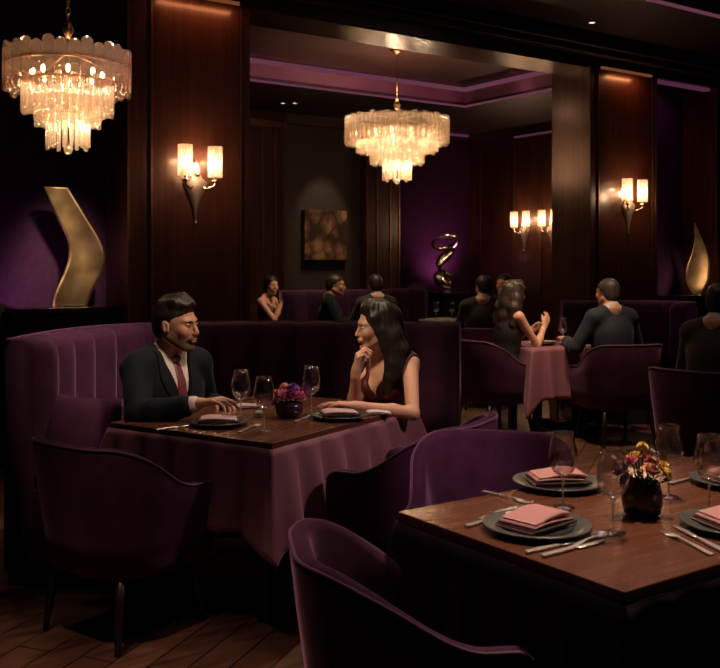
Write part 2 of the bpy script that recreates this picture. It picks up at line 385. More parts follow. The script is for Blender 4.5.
# back room ceiling: soffit ring + tray
ty, tx0, tx1 = 2.66, -1.2, 4.98
mb = MB().box(-3, tC + .3, ty, DB + .6, ZB, ZB + .06).box(tx1, tC + .3, .48, ty, ZB, ZB + .06).box(-3, tx0, .48, ty, ZB, ZB + .06)
struct('ceiling_back_soffit', mb, 'ceil_dark', MW)
mb = MB().box(tx0 - .05, tx1 + .05, ty, ty + .05, ZB + .06, ZB + .26).box(tx1, tx1 + .05, .48, ty, ZB + .06, ZB + .26).box(tx0 - .05, tx0, .48, ty, ZB + .06, ZB + .26)
struct('trim_12', mb, 'riser', MW)
struct('ceiling_back', MB().box(tx0 - .05, tx1 + .05, .48, ty + .05, ZB + .26, ZB + .3), 'ceil', MW)
mb = MB()
for z0, z1, q in ((ZB + .0, ZB + .02, .0), (ZB + .20, ZB + .25, .0)):
    mb.box(tx0, tx1 - .0, ty - .03, ty - .001, z0, z1); mb.box(tx1 - .03, tx1 - .001, .5, ty - .03, z0, z1)
struct('trim_13', mb, 'led_lip', MW)
# room enclosure off to the sides
struct('wall_west', MB().box(-9.1, -9, -12, .48, 0, ZC + .3), 'wood_dark', MW)
struct('wall_east', MB().box(13, 13.1, -12, .48, 0, ZC + .3), 'wood_dark', MW)
struct('wall_back_left', MB().box(-3.1, -3, .48, DB + .5, 0, ZB), 'wood_dark', MW)

# ------------------------------------------------------------------ lights
def light(kind, loc, e, col, size=.05, rot=None, spot=None, blend=.6, size_y=None, to=None):
    l = bpy.data.lights.new('lamp_' + kind.lower(), kind); l.energy = e; l.color = col
    if kind == 'AREA':
        l.size = size
        if size_y: l.shape = 'RECTANGLE'; l.size_y = size_y
    else: l.shadow_soft_size = size
    if kind == 'SPOT': l.spot_size = math.radians(spot); l.spot_blend = blend
    o = bpy.data.objects.new(l.name, l); COL.objects.link(o); o.location = loc
    if to is not None: o.rotation_euler = (Vector(to) - Vector(loc)).to_track_quat('-Z', 'Y').to_euler()
    elif rot: o.rotation_euler = rot
    return o
WARM = (1, .70, .45); PUR = (.62, .18, .80); MAG = (.85, .22, .65)

# ------------------------------------------------------------------ sweep along plan paths
def resample(pts, step):
    P = [Vector(p) for p in pts]
    # catmull-rom densify
    Q = []
    for i in range(len(P) - 1):
        a = P[max(i - 1, 0)]; b = P[i]; c = P[i + 1]; d = P[min(i + 2, len(P) - 1)]
        for k in range(24):
            t = k / 24
            Q.append(.5 * ((2 * b) + (c - a) * t + (2 * a - 5 * b + 4 * c - d) * t * t + (3 * b - a - 3 * c + d) * t ** 3))
    Q.append(P[-1])
    L_ = [0]
    for i in range(1, len(Q)): L_.append(L_[-1] + (Q[i] - Q[i - 1]).length)
    n = max(2, int(round(L_[-1] / step))); out = []; j = 0
    for i in range(n + 1):
        s = L_[-1] * i / n
        while j < len(L_) - 2 and L_[j + 1] < s: j += 1
        f = (s - L_[j]) / max(1e-9, L_[j + 1] - L_[j]); out.append(Q[j].lerp(Q[j + 1], f))
    return out, L_[-1]
def plan_normals(P):
    ns = []
    for i in range(len(P)):
        d = (P[min(i + 1, len(P) - 1)] - P[max(i - 1, 0)]).normalized(); ns.append(Vector((d.y, -d.x)))   # right-hand side of travel
    return ns

def banquette(name, label, pts, mat='velvet_l', hgt=1.10, th=.13, ch=.235, seat=.56, group=None):
    """pts travel with the sitting side on the right hand; origin at the first point"""
    P, Ltot = resample([Vector((p[0], p[1])) for p in pts], ch / 10)
    nch = round(Ltot / ch); ns = plan_normals(P); n = len(P)
    o0 = P[0].copy(); root = empty(name, (o0.x, o0.y, 0))
    def sec(i, prof): return [(P[i].x - o0.x + ns[i].x * a, P[i].y - o0.y + ns[i].y * a, z) for a, z in prof]
    secs = []
    for i in range(n):
        u = abs(math.sin(PI * nch * i / (n - 1))) ** .55
        b = .07 * u; t = hgt + .008 * u; endf = min(1., min(i, n - 1 - i) / 3.)
        b *= endf
        secs.append(sec(i, [(0, .06), (0, t - .045), (.012, t - .015), (.04, t), (th * .6, t), (th + b * .5, t - .02), (th + b * .9, t - .055), (th + b, t - .12), (th + b, .62), (th + b, .40), (th, .38), (th, .06)]))
    obj('backrest', MB().sweep(secs), mat, root)
    secs = [sec(i, [(th, .26), (th, .42), (th + .1, .455), (seat - .08, .46), (seat - .02, .44), (seat, .40), (seat, .30), (seat - .02, .26)]) for i in range(n)]
    obj('seat_cushion', MB().sweep(secs), mat, root, bevel=.01)
    secs = [sec(i, [(.02, 0), (.02, .26), (seat - .06, .26), (seat - .06, 0)]) for i in range(n)]
    obj('base', MB().sweep(secs), 'black', root, smooth=False)
    secs = [(P[i].x - o0.x + ns[i].x * .012, P[i].y - o0.y + ns[i].y * .012, hgt + .004) for i in range(n)]
    obj('piping', MB().tube(secs, .008, 6), 'piping', root)
    tag(root, label, 'banquette', group)
    return root

bq1 = banquette('banquette', 'tall purple channel-backed banquette curving behind the couple in front',
          [(-1.60, 4.27), (-1.575, 4.75), (-1.45, 5.18), (-1.14, 5.47), (-.6, 5.62), (0, 5.60), (.35, 5.55), (.585, 5.50)], seat=.60)
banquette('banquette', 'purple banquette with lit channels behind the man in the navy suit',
          [(1.90, 9.0), (2.35, 9.02), (2.75, 9.0), (2.98, 8.88), (3.06, 8.62)], mat='velvet_shaded', hgt=1.085, seat=.55)
fb = banquette('banquette', 'shaded purple banquette below the floral picture, against the back wall',
          [W(tw(262, 3.4), 3.0).xy, W(tw(300, 3.4), 3.0).xy, W(tw(350, 3.4), 3.0).xy, W(tw(402, 3.4), 3.0).xy], mat='velvet_shaded', hgt=1.12, ch=.3, seat=.55)

# ------------------------------------------------------------------ armchair
def make_chair(name, label, loc, rz, group='purple barrel armchairs'):
    root = empty(name, (0, 0, 0))
    pts = []
    hw, xb, xf, R = .295, -.28, .25, .21
    for k in range(9): pts.append((xf + (xb + R - xf) * k / 8, hw))
    for k in range(1, 10): a = PI / 2 * k / 9; pts.append((xb + R - R * math.sin(a), hw - R + R * math.cos(a)))
    for k in range(1, 8): pts.append((xb, (hw - R) * (1 - 2 * k / 8)))
    for k in range(10): a = PI / 2 * k / 9; pts.append((xb + R - R * math.cos(a), -(hw - R) - R * math.sin(a)))
    for k in range(1, 9): pts.append((xb + R + (xf - xb - R) * k / 8, -hw))
    P, Lt = resample([Vector(p) for p in pts], .022); n = len(P)
    ns = plan_normals(P)
    if ns[n // 2].x < 0: ns = [-a for a in ns]       # inward normals (towards the sitter)
    secs = []; pipe = []; pipe2 = []
    for i in range(n):
        d = abs(i / (n - 1) - .5) * Lt
        f = min(1, max(0, (d - .20) / (.62 - .20))); f = f * f * (3 - 2 * f)
        top = .815 - .20 * f
        endd = (Lt / 2 - d); top -= .035 * max(0, 1 - endd / .05) ** 2
        out = .055 * (1 - .75 * f); th = .062; inn = .015
        def pt(off, z):
            k = (z - .30) / .5
            o = off - out * max(0, k) + inn * (1 - min(1, max(0, k)))
            return (P[i].x + ns[i].x * o, P[i].y + ns[i].y * o, z)
        secs.append([pt(0, .29), pt(-.004, .42), pt(-.004, .42 + (top - .42) * .5), pt(0, top - .03), pt(.010, top - .008), pt(th / 2, top), pt(th - .010, top - .008), pt(th, top - .03), pt(th + .008, .42 + (top - .42) * .5), pt(th, .40), pt(th, .29)])
        pipe.append(pt(.006, top - .008)); pipe2.append(pt(th - .008, top - .007))
    obj('backrest', MB().sweep(secs), 'velvet', root)
    obj('piping', MB().tube(pipe, .0055, 6), 'piping', root)
    obj('seat', MB().sell((.045, 0, .405), (.27, .228, .072), .35, .35, 40, 16), 'velvet', root)
    mbf = MB().sell((.02, 0, .318), (.222, .225, .035), .3, .5, 36, 10)
    obj('seat_frame', mbf, 'velvet', root)
    for sx, sy in ((1, 1), (1, -1), (-1, 1), (-1, -1)):
        a = Vector((sx * .19, sy * .20, .31)); b = Vector((sx * .23, sy * .225, 0))
        obj('leg', MB().tube([a, a.lerp(b, .5), b], [.022, .018, .012], 10), 'legwood', root)
    root.location = (loc[0], loc[1], 0); root.rotation_euler = (0, 0, rz)
    return tag(root, label, 'armchair', group)
A = lambda x, y: math.atan2(y, x)
ch0 = make_chair('armchair', 'purple velvet armchair seen from behind in front of the left pillow', (-.94, 3.80), A(.58, .81)); ch0.scale = (.95, .95, .95)
def chair(label, loc, rz): return dup(ch0, (loc[0], loc[1], 0), rz, label)
chair('dark purple armchair with its back to us right of the mauve clothed table', (.22, 4.0), A(-.88, .47))
chair('lit purple velvet armchair facing us behind the front table', (.455, 3.34), A(-.22, -.97)).scale = (.9, .92, 1.0)
chair('nearest purple velvet armchair cut off by the bottom of the picture', (.135, 2.40), A(.98, .14)).scale = (.93, .93, .93)
chair('purple armchair under the woman in the black dress', (at(494, 8.05)), A(.88, .47))
chair('purple armchair under the man in the navy suit', (at(615, 7.72)), A(-.25, .97))
chair('purple armchair at the right edge of the picture', (2.16, 5.86), A(.75, .66))
chair('purple armchair in the back room under the man seated nearest the sculpture', (at(488, 9.55)), A(.1, .99))

# pillow on the banquette
p = empty('pillow', (-1.26, 4.47, .615))
R_ = Euler((math.radians(74), math.radians(10), math.radians(38))).to_matrix()
mbp = MB()
for i in range(1):
    vs = []; n = 22
    for sgn in (1, -1):
        for a in range(n + 1):
            for b in range(n + 1):
                u, v = a / n * 2 - 1, b / n * 2 - 1
                z = .075 * ((1 - u ** 4) * (1 - v ** 4)) ** .55; pin = 1 - .07 * (1 - abs(u * v)) * (max(abs(u), abs(v)))
                q = R_ @ Vector((u * .20 * pin, v * .20 * pin, sgn * z)); vs.append(tuple(q))
    fs = []
    for sg in (0, 1):
        for a in range(n):
            for b in range(n):
                k = sg * (n + 1) ** 2 + a * (n + 1) + b; f = (k, k + 1, k + n + 2, k + n + 1); fs.append(f if sg else f[::-1])
    mbp.add(vs, fs)
bpy.data.objects.remove(p)
po = obj('pillow', mbp, 'velvet', None); po.location = (-1.30, 4.44, .635)
tag(po, 'square purple velvet pillow leaning at the left end of the banquette', 'pillow')

# ------------------------------------------------------------------ tables
def table(name, label, O, ax, bx, la, lb, top='tabletop', z=.75):
    """O near corner; ax,bx unit vectors"""
    rz = math.atan2(bx[1], bx[0]); root = empty(name, (O[0], O[1], 0), rz)
    s = 1 if ax[0] * -bx[1] + ax[1] * bx[0] > 0 else -1
    tt = obj('table_top', MB().box(0, lb, 0, la, z - .03, z), top, root, bevel=.004, smooth=False)
    for x in (.12, lb - .12):
        for y in (.12, la - .12):
            obj('leg', MB().box(x - .03, x + .03, y - .03, y + .03, 0, z - .03), 'legwood', root, smooth=False, bevel=.004)
    tag(root, label, 'table'); return root
def cloth(label, O, rz, la, lb, z, drops, mat, corner=.05, amp=.018, per=.16, seed=1, inset=.004):
    """drops: (front y=0 side, right x=lb side, far y=la side, left x=0 side)"""
    rnd = random.Random(seed); e = .004
    sides = [((0, 0), (lb, 0), (0, -1), drops[0]), ((lb, 0), (lb, la), (1, 0), drops[1]), ((lb, la), (0, la), (0, 1), drops[2]), ((0, la), (0, 0), (-1, 0), drops[3])]
    cols = []
    for k, (a, b, nrm, dr) in enumerate(sides):
        Ls = math.hypot(b[0] - a[0], b[1] - a[1]); m = max(8, int(Ls / .012))
        pn = sides[(k - 1) % 4]; nx = sides[(k + 1) % 4]
        ph = rnd.random() * 6; jit = [rnd.uniform(.6, 1.3) for _ in range(40)]
        for i in range(m):
            f = i / m; s = f * Ls
            ce0 = max(0, 1 - s / .12); ce1 = max(0, 1 - (Ls - s) / .12)
            d = dr + corner * (ce0 ** 2 + ce1 ** 2)
            if pn[3] > dr: d += (pn[3] - dr) * ce0 ** 2
            if nx[3] > dr: d += (nx[3] - dr) * ce1 ** 2
            if f == 0: d = max(dr, pn[3]) + corner
            nv = Vector(nrm)
            if ce0 > 0: nv = nv + Vector(pn[2]) * ce0 * 1.0
            if ce1 > 0: nv = nv + Vector(nx[2]) * ce1 * 1.0
            fo = (.5 + .5 * math.sin(2 * PI * s / per + ph + .8 * math.sin(5 * s))) * jit[int(s / per) % 40]
            cols.append((a[0] + (b[0] - a[0]) * f, a[1] + (b[1] - a[1]) * f, nv, d, fo, ce0 + ce1))
    rows = 14; secs = []
    for (x, y, nv, d, fo, ce) in cols:
        q = []
        for r in range(rows + 1):
            g = r / rows
            off = e + amp * fo * g ** .8 * 1.6 + .02 * g + .05 * ce * g
            q.append((x + nv.x * off, y + nv.y * off, z - .0015 - d * g if r else z - .001))
        secs.append(q)
    secs.append(secs[0])
    mbb = MB().sweep(secs, capends=False, closed=False)
    o = obj('tablecloth', mbb, mat, None, fix=True); o.location = (O[0], O[1], 0); o.rotation_euler = (0, 0, rz)
    so = o.modifiers.new('thick', 'SOLIDIFY'); so.thickness = .002; so.offset = 1
    return tag(o, label, 'tablecloth')
# front table: near corner (620,593), runs to the right along the wall direction
a_ = Vector((-.573, .819)); b_ = Vector((.819, .573))
F0 = Vector(((625 - CX) / F * 2.021, 2.021))
table('dining_table', 'glossy mahogany dining table laid with rose napkins at bottom right', F0, a_, b_, .80, 1.5)
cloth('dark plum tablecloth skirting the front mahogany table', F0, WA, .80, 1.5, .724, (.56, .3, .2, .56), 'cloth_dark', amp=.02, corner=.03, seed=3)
# couple's table
M0 = Vector(((272 - CX) / F * 3.69, 3.69)); mb_ = Vector((.54, .842)); ma_ = Vector((-.842, .54)); MRZ = math.atan2(mb_.y, mb_.x)
table('dining_table', 'mahogany dining table between the man in the dark suit and the woman in burgundy', M0, ma_, mb_, .90, 1.14)
cloth('mauve satin tablecloth hanging in folds from the couple\'s table', M0, MRZ, .90, 1.14, .728, (.36, .08, .08, .34), 'cloth', corner=.07, amp=.035, per=.17, seed=5)
# right couple's table
TR = Vector(at(546, 8.22)); RRZ = math.radians(20)
R0 = TR - Vector((math.cos(RRZ), math.sin(RRZ))) * .33 - Vector((-math.sin(RRZ), math.cos(RRZ))) * .33
table('dining_table', 'small pink clothed table between the woman in black and the man in navy', R0, (-math.sin(RRZ), math.cos(RRZ)), (math.cos(RRZ), math.sin(RRZ)), .66, .66, top='cloth')
cloth('pink tablecloth hanging between the woman in black and the man in navy', R0, RRZ, .66, .66, .749, (.42, .42, .3, .42), 'cloth', corner=.14, amp=.03, seed=8)
# back-room tables
TB = Vector(at(300, 11.35)); q0 = TB - Vector((w.x, w.y)) * .62 - Vector((nn.x, nn.y)) * .3
table('dining_table', 'white-topped table between the woman and man in the back room', q0, nn, w, .6, 1.25, top='linen')
TS = Vector(at(443, 11.9)); q1 = TS - Vector((w.x, w.y)) * .27 - Vector((nn.x, nn.y)) * .25
table('dining_table', 'small ivory-topped table in front of the looped silver sculpture', q1, nn, w, .5, .54, top='linen')

# ------------------------------------------------------------------ tableware
def plate_mb(R):
    return MB().lathe([(0, .004), (R * .55, .004), (R * .62, .006), (R * .70, .012), (R * .97, .020), (R, .0195), (R, .016), (R * .72, .006), (R * .6, 0), (0, 0)], 56, cap=False)
def napkin_mb(sx, sy, layers=3, th=.011, wav=.004, seed=1):
    rnd = random.Random(seed); m = MB()
    for k in range(layers):
        ax = sx * (1 - .06 * k) * .5; ay = sy * (1 - .05 * k) * .5; z0 = k * th; n = 14; vs = []
        dx, dy = rnd.uniform(-.006, .006), rnd.uniform(-.004, .004); ph = rnd.random() * 6
        for sgn in (0, 1):
            for i in range(n + 1):
                for j in range(n + 1):
                    u = i / n * 2 - 1; v = j / n * 2 - 1
                    ed = (1 - max(abs(u), abs(v)) ** 8)
                    z = z0 + th * .5 + (sgn - .5) * th * (.35 + .65 * ed) + wav * math.sin(u * 2.6 + ph) * (.3 + k * .4) * (sgn if k == layers - 1 else .3) - (.004 * abs(u) ** 3)
                    vs.append((dx + u * ax, dy + v * ay, z + .004))
        N1 = (n + 1) ** 2; fs = []
        for i in range(n):
            for j in range(n):
                q = i * (n + 1) + j; fs.append((q, q + 1, q + n + 2, q + n + 1)); fs.append((N1 + q, N1 + q + n + 1, N1 + q + n + 2, N1 + q + 1))
        for i in range(n):
            for (p_, q_) in ((i, i + 1), (n * (n + 1) + i, n * (n + 1) + i + 1)): fs.append((p_, q_, N1 + q_, N1 + p_))
            for (p_, q_) in ((i * (n + 1), (i + 1) * (n + 1)), (i * (n + 1) + n, (i + 1) * (n + 1) + n)): fs.append((p_, q_, N1 + q_, N1 + p_))
        m.add(vs, fs)
    return m
def hem_mb(sx, sy, z):
    ax, ay = sx * .5, sy * .5; pts = []
    for a, b in (((-ax, -ay), (ax, -ay)), ((ax, -ay), (ax, ay)), ((ax, ay), (-ax, ay)), ((-ax, ay), (-ax, -ay))):
        for i in range(8): f = i / 8; pts.append((a[0] + (b[0] - a[0]) * f, a[1] + (b[1] - a[1]) * f, z))
    return MB().tube(pts, .0045, 6, closed=True)
plates = {}
def place(P, rz, pl_label, nap_label, kind='front', R=.142, nrz=0.):
    key = (kind, R)
    if key not in plates:
        r = empty('charger_plate'); obj('rim', plate_mb(R), 'plate' if kind == 'front' else 'plate_dark', r)
        obj('well', MB().lathe([(0, .0105), (R * .60, .0105), (R * .66, .013), (R * .64, .006), (0, .005)], 48, cap=False), 'plate_dark', r)
        sx, sy = (.175, .125) if kind == 'front' else (.17, .11)
        nk = empty('napkin'); obj('folded_cloth', napkin_mb(sx, sy, 3 if kind == 'front' else 2), 'napkin' if kind == 'front' else 'napkin_pale', nk)
        obj('hem', hem_mb(sx * .98, sy * .98, .009), 'napkin_edge', nk)
        plates[key] = (r, nk); r.location = P; nk.location = (P.x, P.y, P.z + .012); r.rotation_euler[2] = rz; nk.rotation_euler[2] = rz + nrz
    else:
        r0, n0 = plates[key]; r = dup(r0, P, rz); nk = dup(n0, (P.x, P.y, P.z + .012), rz + nrz)
    tag(r, pl_label, 'plate', 'charger plates'); tag(nk, nap_label, 'napkin', 'folded napkins')
    return r, nk
g0 = None
def wine(P, label, s=1., group='wine glasses'):
    global g0
    if g0 is None:
        g0 = empty('wine_glass')
        bowl = [(.004, .088), (.014, .092), (.028, .102), (.038, .120), (.0425, .142), (.040, .165), (.033, .195), (.0305, .215)]
        prof = bowl + [(.0295, .2152)] + [(max(.0, r - .0012), z + .0006) for r, z in bowl[::-1][1:]] + [(0, .0905)]
        obj('bowl', MB().lathe([(0, .0865)] + prof, 40, cap=False), 'glass', g0)
        obj('stem', MB().lathe([(.0, .094), (.010, .092), (.0045, .080), (.003, .04), (.0035, .012), (.010, .005), (0, .004)], 16, cap=False), 'glass_stem', g0)
        obj('foot', MB().lathe([(0, .006), (.010, .0045), (.030, .0018), (.034, .001), (.034, 0), (0, 0)], 40, cap=False), 'glass', g0)
        r = g0
    else: r = dup(g0, None, None)
    r.location = P; r.scale = (s, s, s); r.rotation_euler = (0, 0, 0)
    return tag(r, label, 'wine glass', group)
def fork():
    r = empty('fork'); z = .004
    secs = []
    for x, hw, zz in ((-.10, .008, .002), (-.06, .0075, .003), (0, .0035, .006), (.035, .004, .006), (.05, .011, .004), (.062, .0125, .002)):
        secs.append([(x, -hw, zz), (x, hw, zz), (x, hw, zz + .003), (x, -hw, zz + .003)])
    obj('handle', MB().sweep(secs), 'steel', r, bevel=.001)
    m = MB()
    for k in range(4):
        y = -.0105 + .007 * k; m.tube([(.060, y, .0035), (.08, y, .003), (.098, y * .95, .008)], [.0022, .002, .0012], 6)
    obj('tines', m, 'steel', r); return r
def knife():
    r = empty('table_knife')
    secs = [[(x, -hw, 0.001), (x, hw, 0.001), (x, hw, .007), (x, -hw, .007)] for x, hw in ((-.11, .008), (-.06, .0085), (-.01, .006), (.0, .005))]
    obj('handle', MB().sweep(secs), 'steel', r, bevel=.002)
    secs = [[(x, -a, .003), (x, b, .003), (x, b, .0045), (x, -a, .0045)] for x, a, b in ((0, .004, .004), (.02, .009, .007), (.07, .0105, .008), (.10, .007, .008), (.115, -.002, .006))]
    obj('blade', MB().sweep(secs), 'steel', r); return r
def spoon():
    r = empty('spoon')
    secs = [[(x, -hw, zz), (x, hw, zz), (x, hw, zz + .003), (x, -hw, zz + .003)] for x, hw, zz in ((-.10, .008, .002), (-.06, .0075, .003), (0, .0035, .007), (.04, .004, .006))]
    obj('handle', MB().sweep(secs), 'steel', r, bevel=.001)
    m = MB(); n = 20; vs = []; rings = 6
    for i in range(rings + 1):
        f = i / rings
        for j in range(n):
            a = 2 * PI * j / n; vs.append((.065 + .032 * f * math.cos(a), .020 * f * math.sin(a), .002 + .006 * f * f))
    m.add(vs, [(i * n + j, i * n + (j + 1) % n, (i + 1) * n + (j + 1) % n, (i + 1) * n + j) for i in range(rings) for j in range(n)])
    o = obj('bowl', m, 'steel', r); o.modifiers.new('s', 'SOLIDIFY').thickness = .0015; return r
cut = {}
def cutlery(kind, P, rz, label):
    if kind not in cut: cut[kind] = {'fork': fork, 'table_knife': knife, 'spoon': spoon}[kind](); r = cut[kind]
    else: r = dup(cut[kind])
    r.location = P; r.rotation_euler = (0, 0, rz); tag(r, label, kind.replace('_', ' ') if kind != 'table_knife' else 'knife', 'silver cutlery'); return r
ZT = .7505
# front table settings
place(atz(537, 530, ZT), WA, 'grey charger plate nearest the left edge of the front table', 'rose napkin with dark hem on the nearest left plate', nrz=.12)
place(atz(558, 486, ZT), WA, 'grey charger plate at the back left of the front table by the armchair', 'rose napkin on the far left plate in front of the armchair', nrz=-.5)
place(atz(736, 528, ZT), WA, 'grey charger plate at the right edge beside the lone fork', 'rose napkin on the right edge plate', nrz=-.3)
place(atz(737, 484, ZT), WA, 'grey charger plate farthest right behind the flower vase', 'rose napkin on the plate farthest right', nrz=-.1)
for (px, py, s, l) in ((563, 507, 1.0, 'empty wine glass standing behind the nearest left plate'), (613, 533, 1.0, 'short-looking wine glass in front of the flower vase'),
                       (669, 497, 1.0, 'tall wine glass behind the flower vase on the right'), (709, 511, 1.0, 'wine glass at the right edge of the front table')):
    wine(atz(px, py, ZT), l, s)
def line(px0, py0, px1, py1): a = atz(px0, py0, ZT); b = atz(px1, py1, ZT); return (a + b) / 2, math.atan2(b.y - a.y, b.x - a.x)
for kind, q, l in (('table_knife', (533, 552, 585, 541), 'outer silver knife right of the nearest plate'), ('table_knife', (547, 556, 600, 543), 'inner silver knife right of the nearest plate'),
                   ('spoon', (560, 554, 612, 532), 'silver spoon next to the two knives on the front table'),
                   ('table_knife', (468, 527, 515, 513), 'silver knife left of the nearest plate'), ('fork', (480, 520, 524, 507), 'silver fork left of the nearest plate'),
                   ('fork', (712, 556, 664, 533), 'silver fork in the middle right of the front table'), ('table_knife', (722, 552, 676, 528), 'silver knife beside the fork at the middle right'),
                   ('fork', (494, 495, 520, 502), 'dark looking fork left of the far left plate'), ('table_knife', (672, 484, 706, 476), 'silver knife lying behind the right wine glasses')):
    c, a = line(*q); cutlery(kind, c, a, l)
# folded white napkin left of the near plate
o = obj('napkin', napkin_mb(.13, .045, 2, .006), 'linen'); o.location = atz(515, 516, ZT); o.rotation_euler[2] = .5
tag(o, 'narrow white napkin tucked behind the nearest left plate', 'napkin')
# couple's table
place(atz(219, 425, ZT), MRZ, 'dark plate in front of the man in the dark suit', 'pale pink napkin on the plate before the suited man', 'dark', .125, nrz=-.9)
place(atz(340, 418, ZT), MRZ, 'dark plate in front of the woman in burgundy', 'pale pink napkin on the plate before the woman', 'dark', .135, nrz=-.8)
for px, py, l in ((241, 421, 'tall wine glass nearest the suited man\'s hand'), (264, 431, 'wine glass beside the low flower bowl, second from the man'), (311, 415, 'wine glass between the flower bowl and the woman')):
    wine(atz(px, py, ZT), l, 1.05)
for kind, q, l in (('table_knife', (160, 430, 196, 425), 'knife left of the suited man\'s plate'), ('fork', (236, 434, 262, 424), 'fork between the man\'s plate and the wine glass'),
                   ('table_knife', (292, 424, 316, 414), 'knife left of the woman\'s plate')):
    c, a = line(*q); cutlery(kind, c, a, l)
o = obj('napkin', napkin_mb(.15, .085, 2, .006), 'napkin_pale'); o.location = atz(249, 407.5, ZT); o.rotation_euler[2] = .35
tag(o, 'folded pale pink napkin under the suited man\'s fingers', 'napkin')
o = obj('napkin', napkin_mb(.12, .08, 2, .006), 'linen'); o.location = atz(379, 414, ZT); o.rotation_euler[2] = .1
tag(o, 'small white napkin by the woman\'s forearm', 'napkin')
v = empty('votive_holder', atz(259, 417, ZT)); obj('cup', MB().lathe([(0, 0), (.022, 0), (.024, .045), (.022, .045), (.020, .004), (0, .004)], 24, cap=False), 'glass', v)
obj('candle', MB().lathe([(0, .005), (.019, .005), (.019, .028), (0, .028)], 20, cap=False), 'linen', v)
tag(v, 'small glass votive between the wine glasses on the couple\'s table', 'candle holder')

# flowers
def rose_mb(R, seed):
    rnd = random.Random(seed); m = MB()
    for ring, (n, rr, tilt) in enumerate(((3, .25, 1.35), (4, .5, 1.1), (5, .75, .8), (6, 1., .45))):
        for k in range(n):
            a0 = 2 * PI * k / n + ring * .7 + rnd.uniform(-.1, .1); vs = []
            for i in range(6):
                for j in range(6):
                    u = j / 5 * 2 - 1; f = i / 5; ww = math.sin(PI * min(1, .15 + .8 * f)) * 1.25 * R * (.45 + .5 * rr)
                    rad = R * rr * (.25 + math.sin(f * PI / 2) * .8 * math.cos(tilt * .6)); z = R * (math.sin(tilt) * f * 1.0 - .15 * f ** 3 + .05)
                    rad -= abs(u) ** 2 * R * .22
                    vs.append((math.cos(a0) * rad - math.sin(a0) * u * ww * .5, math.sin(a0) * rad + math.cos(a0) * u * ww * .5, z))
            m.add(vs, [(i * 6 + j, i * 6 + j + 1, (i + 1) * 6 + j + 1, (i + 1) * 6 + j) for i in range(5) for j in range(5)])
    m.sell((0, 0, R * .35), (R * .3, R * .3, R * .4), 1, 1, 12, 8)
    return m
def pom_mb(R, seed):
    m = MB(); rnd = random.Random(seed)
    for k in range(60):
        z = 1 - 1.6 * (k + .5) / 60; a = k * 2.399; r = math.sqrt(max(0, 1 - z * z)); d = Vector((r * math.cos(a), r * math.sin(a), z))
        u = d.cross(Vector((.3, .2, 1))).normalized() * R * .22; p0 = d * R * .4; p1 = d * R * rnd.uniform(.9, 1.1); md = d * R * .8
        m.add([p0, md + u, p1, md - u], [(0, 1, 2, 3)])
    m.sell((0, 0, 0), (R * .6,) * 3, 1, 1, 10, 6); return m
fl_src = {}
def flower(kind, mat, base, top, R, label, group, seed=1):
    key = (kind, mat)
    d = Vector(top) - Vector(base)
    r = empty('flower', base)
    if key not in fl_src:
        hd = obj('bloom', rose_mb(1, seed) if kind == 'rose' else pom_mb(1, seed), mat, r, fix=False); fl_src[key] = hd
    else: hd = fl_src[key].copy(); COL.objects.link(hd); hd.parent = r
    R *= 1.2; hd.scale = (R, R, R); hd.location = d; hd.rotation_euler = Vector((d.x, d.y, abs(d.z) * .9)).to_track_quat('Z', 'X').to_euler()
    obj('stem', MB().tube([(0, 0, 0), d * .5 + Vector((0, 0, .01)), d], .0022, 6), 'green', r)
    return tag(r, label, 'flower', group)
def sprig(base, top, label, group, seed):
    rnd = random.Random(seed); r = empty('leaf_sprig', base); d = Vector(top) - Vector(base)
    obj('stem', MB().tube([(0, 0, 0), d * .5, d], .0018, 6), 'green', r)
    m = MB()
    for k in range(7):
        f = .35 + .65 * k / 6; c = d * f; a = k * 2.4; s = .022
        u = Vector((math.cos(a), math.sin(a), .5)).normalized(); v_ = u.cross(Vector((0, 0, 1))).normalized() * s * .35
        m.add([c, c + u * s * .5 + v_, c + u * s, c + u * s * .5 - v_], [(0, 1, 2, 3)])
    obj('leaves', m, 'green', r, fix=False); return tag(r, label, 'leaves', group)
V = atz(642, 514, ZT)
v = empty('flower_vase', V)
obj('bowl', MB().lathe([(0, 0), (.040, 0), (.050, .006), (.056, .03), (.054, .065), (.048, .088), (.044, .092), (.042, .090), (.049, .06), (.048, .015), (0, .01)], 40, cap=False), 'vase', v)
obj('soil_foam', MB().lathe([(0, .078), (.044, .078), (.044, .074), (0, .074)], 24, cap=False), 'legwood', v)
tag(v, 'dark rounded flower vase in the middle of the front table', 'vase')
specs = [('rose', 'f_peach', (.012, -.032, .125), .024, 'peach rose in the front table vase'), ('rose', 'f_yellow', (-.022, -.005, .155), .021, 'yellow rose in the front table vase'),
         ('rose', 'f_yellow', (.058, -.012, .112), .021, 'yellow rose in the front table vase'), ('pom', 'f_yellow', (.004, .01, .185), .014, 'small yellow button flower atop the front vase'),
         ('pom', 'f_yellow', (.064, .02, .128), .015, 'small yellow button flower at the right of the front vase'),
         ('rose', 'f_plum', (-.058, -.015, .128), .026, 'dark plum rose at the left of the front table vase'), ('rose', 'f_plum', (-.045, .02, .112), .022, 'dark plum rose behind the left of the front table vase'),
         ('pom', 'f_plum', (-.052, -.035, .098), .020, 'plum pompom flower low on the left of the front vase'), ('rose', 'f_pink', (-.038, -.028, .150), .018, 'pink rose above the plum ones in the front vase'),
         ('pom', 'f_red', (.032, .012, .145), .018, 'small reddish flower in the centre of the front vase'), ('rose', 'f_red', (.0, .035, .145), .022, 'red rose at the back of the front table vase')]
for i, (k, m_, tp, R, l) in enumerate(specs):
    flower(k, m_, V + Vector((tp[0] * .35, tp[1] * .35, .08)), V + Vector(tp), R, l, 'flowers in the front table vase', i)
